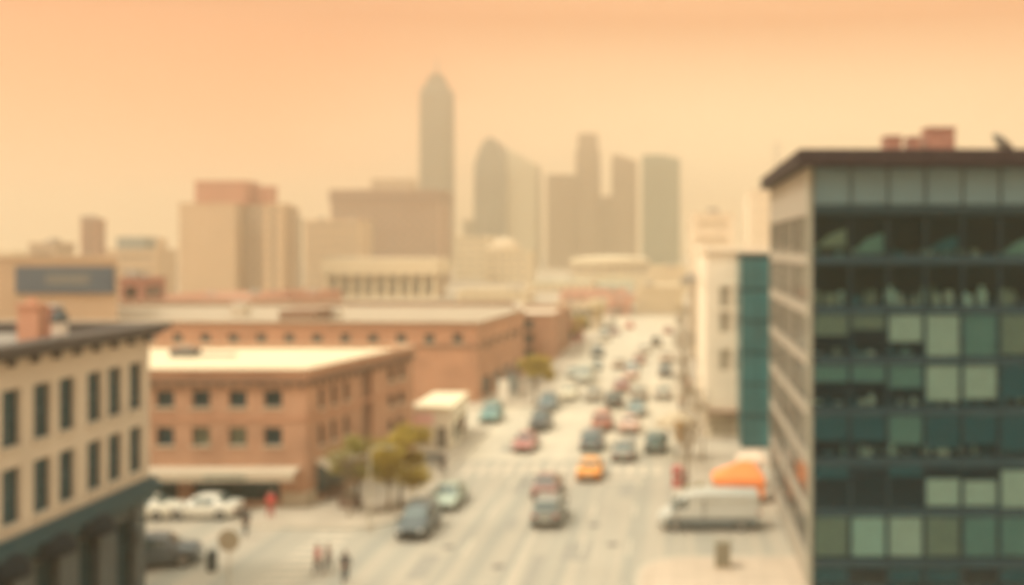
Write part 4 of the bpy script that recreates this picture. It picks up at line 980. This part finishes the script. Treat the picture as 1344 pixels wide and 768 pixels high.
# orange tent and white tent
def tent(label, x0, x1, y0, y1, ze, zp, m, group):
    r = empty('market_tent', ((x0+x1)/2, (y0+y1)/2, .14), label, 'tent', group); cx, cy = (x0+x1)/2, (y0+y1)/2
    b = B(); q = [b.verts.new(p) for p in ((x0,y0,ze),(x1,y0,ze),(x1,y1,ze),(x0,y1,ze))]; q2 = [b.verts.new(p) for p in ((x0-.02,y0-.02,ze-.3),(x1+.02,y0-.02,ze-.3),(x1+.02,y1+.02,ze-.3),(x0-.02,y1+.02,ze-.3))]
    rl, rr_ = b.verts.new((cx+(x1-x0)*.05, cy, zp)), b.verts.new((cx+(x1-x0)*.28, cy, zp))
    for f in ((q[0],q[1],rr_,rl),(q[1],q[2],rr_),(q[2],q[3],rl,rr_),(q[3],q[0],rl)): b.faces.new(f)
    for i in range(4): b.faces.new((q2[i], q2[(i+1)%4], q[(i+1)%4], q[i]))
    bmesh.ops.recalc_face_normals(b, faces=b.faces); bmesh.ops.solidify(b, geom=b.faces[:], thickness=.02); obj('canopy', b, m, r)
    for sx, sy in ((x0+.05,y0+.05),(x1-.05,y0+.05),(x1-.05,y1-.05),(x0+.05,y1-.05)): obj('leg', tube(B(), [(sx,sy,.14),(sx,sy,ze)], .025), STEEL, r)
    return r
ORG = mat('orange_canvas', (.92,.28,.08), .8, .05)
tn = tent('bright orange market tent with side wall behind the delivery van', gx(936,67), gx(1003,67), 66.4, 68.8, 1.8, 2.85, ORG, 'market tents')
obj('side_wall', bx(gx(937,67), gx(1002,67), 66.43, 66.46, .6, 1.78), ORG, tn)
tent('small white market tent just behind the orange one', gx(968,71), gx(1005,71), 70.6, 72.8, 2.15, 2.75, mat('white_canvas', (.62,.50,.38), .85), 'market tents')
# bench by the shop
x, y = lane(565, 613); 
bn2 = empty('bench', (x, y, .14), 'dark bench on the pavement in front of the white-roofed shop', 'bench')
obj('seat', bx(x-.8, x+.8, y-.25, y+.2, .5, .56), DARK, bn2); obj('backrest', bx(x-.8, x+.8, y+.2, y+.25, .65, 1.0), DARK, bn2)
for sg in (-1,1): obj('leg', bx(x+sg*.65-.04, x+sg*.65+.04, y-.22, y+.25, .14, .498), DARK, bn2)
# news stand / sign boards near the brick block
for i, (a, b_, m_, lb_) in enumerate(((661, 532, WHITE, 'tall white notice board on the pavement beside the tan brick block'), (672, 522, mat('blue_grey_board', (.2,.25,.26), .6), 'blue-grey notice board just past the white one'))):
    x, y = gx(a, gy(b_)), gy(b_)
    nb_ = empty('notice_board', (x, y, .14), lb_, 'notice board', 'notice boards')
    obj('panel', bev(bx(x-.6, x+.6, y-.06, y+.06, .6, 2.8), .02, 1), m_, nb_)
    for sg in (-1,1): obj('leg', bx(x+sg*.5-.04, x+sg*.5+.04, y-.04, y+.04, .14, .598), STEEL, nb_)

# ------------------------------------------------------------------ people
def skin_obj(name, verts, edges, rad, m, parent, root_i=0, sub=1):
    me = bpy.data.meshes.new(name); me.from_pydata(verts, edges, []); o = bpy.data.objects.new(name, me); COL.objects.link(o)
    md = o.modifiers.new('skin', 'SKIN'); md.use_smooth_shade = True
    for i, r in enumerate(rad): me.skin_vertices[0].data[i].radius = (r, r) if not isinstance(r, tuple) else r
    for i in range(len(verts)): me.skin_vertices[0].data[i].use_root = (i == root_i)
    sd_ = o.modifiers.new('sub', 'SUBSURF'); sd_.levels = sub; sd_.render_levels = sub
    dg = bpy.context.evaluated_depsgraph_get(); ev = o.evaluated_get(dg); nm = bpy.data.meshes.new_from_object(ev)
    o.modifiers.clear(); o.data = nm; nm.materials.clear(); nm.materials.append(m); o.parent = parent
    bpy.data.meshes.remove(me)
    return o
def person(label, x, y, rz, top, legs, skin=(.42,.25,.16), hair=(.06,.04,.03), h=1.72, stride=.25, z=.14, bag=None):
    r = empty('person', (x, y, z), label, 'person', 'people on the pavements', rz); k = h/1.72
    V, E, W = [], [], []
    def v(p, rad, par=None):
        V.append(tuple(c*k for c in p)); W.append(rad*k); i = len(V)-1
        if par is not None: E.append((par, i))
        return i
    s = stride
    pel = v((0,0,.95), .13); wa = v((0,0,1.10), .12, pel); chs = v((0,.01,1.32), .14, wa); nk = v((0,.0,1.46), .055, chs); hb = v((0,.01,1.54), .075, nk); hm = v((0,.02,1.62), .085, hb); ht_ = v((0,.01,1.70), .06, hm); v((0,.115,1.60), .012, hm)
    for sg in (1,-1):
        sh = v((sg*.17,0,1.42), .055, chs); el = v((sg*.24,-sg*s*.35,1.15), .042, sh); wr = v((sg*.25,-sg*s*.2+.06,.92), .028, el)
        pm = v((sg*.25,-sg*s*.2+.09,.85), .03, wr)
        for f_ in range(4): 
            a = v((sg*.25+(f_-1.5)*.006, -sg*s*.2+.06+f_*.02, .80), .009, pm); v((sg*.24+(f_-1.5)*.006, -sg*s*.2+.07+f_*.02, .765-.006*abs(f_-1.5)), .008, a)
        a = v((sg*.24, -sg*s*.2+.135, .84), .009, pm); v((sg*.235, -sg*s*.2+.15, .805), .008, a)
        hp = v((sg*.09,0,.90), .10, pel); kn = v((sg*.10,sg*s*.45+.02,.50), .062, hp); an = v((sg*.10,sg*s*.8-.03,.09), .04, kn); v((sg*.11,sg*s*.8+.14,.035), .035, an)
    skin_obj('body', V, E, W, mat('skin_%d' % int(skin[0]*100), skin, .6, .05), r)
    # jacket: torso and sleeves
    Vj, Ej, Wj = [], [], []
    def w(p, rad, par=None):
        Vj.append(tuple(c*k for c in p)); Wj.append(rad*k); i = len(Vj)-1
        if par is not None: Ej.append((par, i))
        return i
    a = w((0,0,.88), .16); b = w((0,0,1.1), .145, a); c = w((0,.01,1.32), .165, b); w((0,0,1.44), .08, c)
    for sg in (1,-1): sh = w((sg*.17,0,1.42), .075, c); el = w((sg*.24,-sg*s*.35,1.15), .06, sh); w((sg*.25,-sg*s*.2+.04,.95), .045, el)
    skin_obj('jacket', Vj, Ej, Wj, mat('cloth_%d_%d_%d' % tuple(int(q*100) for q in top), top, .9, .1), r)
    Vj, Ej, Wj = [], [], []
    a = w((0,0,.95), .14)
    for sg in (1,-1): hp = w((sg*.09,0,.86), .115, a); kn = w((sg*.10,sg*s*.45+.02,.50), .08, hp); w((sg*.10,sg*s*.8-.03,.10), .06, kn)
    skin_obj('trousers', Vj, Ej, Wj, mat('cloth_%d_%d_%d' % tuple(int(q*100) for q in legs), legs, .9, .1), r)
    b = B(); bmesh.ops.create_uvsphere(b, u_segments=14, v_segments=10, radius=.105*k); bmesh.ops.scale(b, vec=(.92,1,.95), verts=b.verts)
    bmesh.ops.delete(b, geom=[q for q in b.verts if q.co.y > .055*k and q.co.z < .035*k], context='VERTS')
    bmesh.ops.translate(b, verts=b.verts, vec=(0, -.012*k, 1.645*k)); obj('hair', b, mat('hair_%d' % int(hair[0]*100), hair, .7), r, world=False, smooth=True)
    for sg in (1,-1):
        b = B(); bmesh.ops.create_uvsphere(b, u_segments=8, v_segments=6, radius=.011*k); bmesh.ops.translate(b, verts=b.verts, vec=(sg*.032*k, .098*k, 1.625*k)); obj('eye', b, DARK, r, world=False)
    b = bx(-.022*k, .022*k, .094*k, .104*k, 1.563*k, 1.570*k); obj('mouth', b, mat('lips', (.35,.12,.1), .6), r, world=False)
    return r
DK = (.035,.035,.04); BR_ = (.2,.13,.09)
x, y = lane(417, 757); person('person in a dull red top walking at the crossing beside a dark-clad companion', x, y, 2.6, (.40,.09,.08), (.10,.08,.08), z=.03)
x, y = lane(429, 755); person('person in brown walking close behind the one in the red top', x, y+.2, 2.5, (.18,.11,.09), DK, h=1.6, z=.03)
x, y = lane(453, 767); person('person all in black at the crossing, nearest the street corner', x, y, .4, DK, DK, z=.03)
x, y = gx(357,63.2), 63.0; person('person in bright red standing under the long cream awning', x, y, 3.1, (.60,.07,.06), (.45,.08,.07), stride=.08, h=1.8)
x, y = lane(323, 706); person('person in dark clothes standing on the side road in front of the white car', x, y, 1.2, DK, (.06,.06,.07), z=.03, stride=.1)
x, y = lane(592, 626); person('person in dark grey by the dark bench near the kerb', x-.6, y, 3.0, (.07,.07,.07), DK, stride=.15)
x, y = gx(610,90), 90; person('person in a dull pink jacket outside the white-roofed shop', x-.1, y, 2.8, (.36,.18,.16), BR_)
x, y = .7, 104.5; person('person in a tan coat walking by the cream building', x, y, .2, (.36,.24,.14), DK)
x, y = 1.6, 118; person('person in a rust coat farther along the cream building', x, y, .1, (.45,.18,.12), BR_)
x, y = gx(900,69.5), 69.6; person('person in slate grey beside the cream umbrella', gx(874,84), 84, .3, (.16,.18,.2), DK)
x, y = gx(900,69.5), 69.6; person('person in brown clothes by the planter near the post box', x, y, 1.0, (.2,.12,.1), (.14,.11,.09))
x, y = gx(660,100)+.2, 112; person('person in pale clothes by the white notice board', x, y, 2.9, (.5,.46,.38), (.3,.26,.2))

# ------------------------------------------------------------------ air, light, camera
hz = bx(-2450, 2450, -300, 3650, -1.0, 176)
hz = obj('haze', hz, bpy.data.materials.new('haze_air')); tag(hz, kind='stuff')
hm = hz.data.materials[0]; hm.use_nodes = True; N = hm.node_tree.nodes; N.remove(N['Principled BSDF'])
pv = N.new('ShaderNodeVolumePrincipled'); pv.inputs['Color'].default_value = (.885, .84, .70, 1); pv.inputs['Density'].default_value = .00125; pv.inputs['Anisotropy'].default_value = .7
hm.node_tree.links.new(pv.outputs[0], N['Material Output'].inputs['Volume'])

SUN_EL, SUN_AZ = 58, -118     # azimuth measured from +Y (the street) clockwise: light from the left, slightly behind the camera
wd = bpy.data.worlds.new('World'); scene.world = wd; wd.use_nodes = True
N = wd.node_tree.nodes; L = wd.node_tree.links; bg = N['Background']
sky = N.new('ShaderNodeTexSky'); sky.sky_type = 'NISHITA'; sky.sun_disc = False; sky.sun_elevation = R(SUN_EL); sky.sun_rotation = R(SUN_AZ); sky.dust_density = 8; sky.air_density = 1.5
bw = N.new('ShaderNodeRGBToBW'); L.new(sky.outputs[0], bw.inputs[0])
tc = N.new('ShaderNodeTexCoord'); sp3 = N.new('ShaderNodeSeparateXYZ'); L.new(tc.outputs['Generated'], sp3.inputs[0])
cr = N.new('ShaderNodeValToRGB'); e = cr.color_ramp.elements
e[0].position = 0.0; e[0].color = (1.3, 1.2, .85, 1)
e[1].position = .6; e[1].color = (1.0, .98, .84, 1)
e2 = cr.color_ramp.elements.new(.09); e2.color = (1.0, .80, .46, 1)
e2 = cr.color_ramp.elements.new(.22); e2.color = (.53, .165, .04, 1)
e2 = cr.color_ramp.elements.new(.38); e2.color = (1.0, .60, .32, 1)
L.new(sp3.outputs['Z'], cr.inputs[0])
mv = N.new('ShaderNodeMath'); mv.operation = 'MULTIPLY'; mv.inputs[1].default_value = .3; L.new(bw.outputs[0], mv.inputs[0])
av = N.new('ShaderNodeMath'); av.operation = 'ADD'; av.inputs[1].default_value = 7.0; L.new(mv.outputs[0], av.inputs[0])
mm = N.new('ShaderNodeVectorMath'); mm.operation = 'SCALE'; 
cr2 = N.new('ShaderNodeValToRGB'); e = cr2.color_ramp.elements      # away from the hazy glow the low sky is deeper orange
e[0].position = 0.0; e[0].color = (1.0, .26, .05, 1)
e[1].position = .6; e[1].color = (1.0, .98, .84, 1)
for q_, c_ in ((.09, (.85, .20, .03, 1)), (.22, (.50, .12, .02, 1)), (.38, (1.0, .60, .32, 1))): cr2.color_ramp.elements.new(q_).color = c_
L.new(sp3.outputs['Z'], cr2.inputs[0])
dt = N.new('ShaderNodeVectorMath'); dt.operation = 'DOT_PRODUCT'; dt.inputs[1].default_value = (.13, .99, .0); L.new(tc.outputs['Generated'], dt.inputs[0])
nz = N.new('ShaderNodeTexNoise'); nz.inputs['Scale'].default_value = 2.2; nz.inputs['Detail'].default_value = 4; mp_ = N.new('ShaderNodeMapping'); mp_.inputs['Scale'].default_value = (1, 1, 3.5); L.new(tc.outputs['Generated'], mp_.inputs[0]); L.new(mp_.outputs[0], nz.inputs['Vector'])
ma = N.new('ShaderNodeMath'); ma.operation = 'MULTIPLY_ADD'; ma.inputs[1].default_value = .10; L.new(nz.outputs['Fac'], ma.inputs[0]); L.new(dt.outputs['Value'], ma.inputs[2])
ga = N.new('ShaderNodeMapRange'); ga.interpolation_type = 'SMOOTHSTEP'; ga.inputs['From Min'].default_value = .90; ga.inputs['From Max'].default_value = 1.06; L.new(ma.outputs[0], ga.inputs['Value'])
gm = N.new('ShaderNodeMix'); gm.data_type = 'RGBA'; L.new(ga.outputs['Result'], gm.inputs['Factor']); L.new(cr2.outputs[0], gm.inputs[6]); L.new(cr.outputs[0], gm.inputs[7])
L.new(gm.outputs[2], mm.inputs[0]); L.new(av.outputs[0], mm.inputs['Scale'])
L.new(mm.outputs[0], bg.inputs[0]); bg.inputs[1].default_value = .1
sl = bpy.data.lights.new('sun', 'SUN'); sl.energy = 1.25; sl.angle = R(10); sl.color = (1, .90, .76)
so_ = bpy.data.objects.new('sun', sl); COL.objects.link(so_)
dv = Vector((math.sin(R(SUN_AZ))*math.cos(R(SUN_EL)), math.cos(R(SUN_AZ))*math.cos(R(SUN_EL)), math.sin(R(SUN_EL))))
so_.rotation_euler = dv.to_track_quat('Z', 'Y').to_euler(); so_.location = dv*100

cam = bpy.data.cameras.new('camera'); co_ = bpy.data.objects.new('camera', cam); COL.objects.link(co_); scene.camera = co_
co_.location = (0, 0, CAM_H); co_.rotation_euler = (R(90), 0, 0)
cam.sensor_width = 36; cam.lens = F/1344*36; cam.shift_x = (672-VX)/1344; cam.shift_y = -(384-VY)/1344
cam.clip_start = .1; cam.clip_end = 9000
cam.dof.use_dof = True; cam.dof.focus_distance = 1.0       # the whole town is behind the plane of focus, as in the photograph
CPX = 14.5
A = CPX/F; cam.dof.aperture_fstop = (cam.lens/1000)/A

scene.view_settings.view_transform = 'Standard'; scene.view_settings.look = 'None'; scene.view_settings.gamma = 1; scene.view_settings.exposure = 1.05
scene.view_settings.use_curve_mapping = False
cy_ = scene.cycles; cy_.max_bounces = 6; cy_.diffuse_bounces = 3; cy_.glossy_bounces = 3; cy_.transparent_max_bounces = 12; cy_.volume_bounces = 2; cy_.use_denoising = True
cy_.caustics_reflective = False; cy_.caustics_refractive = False
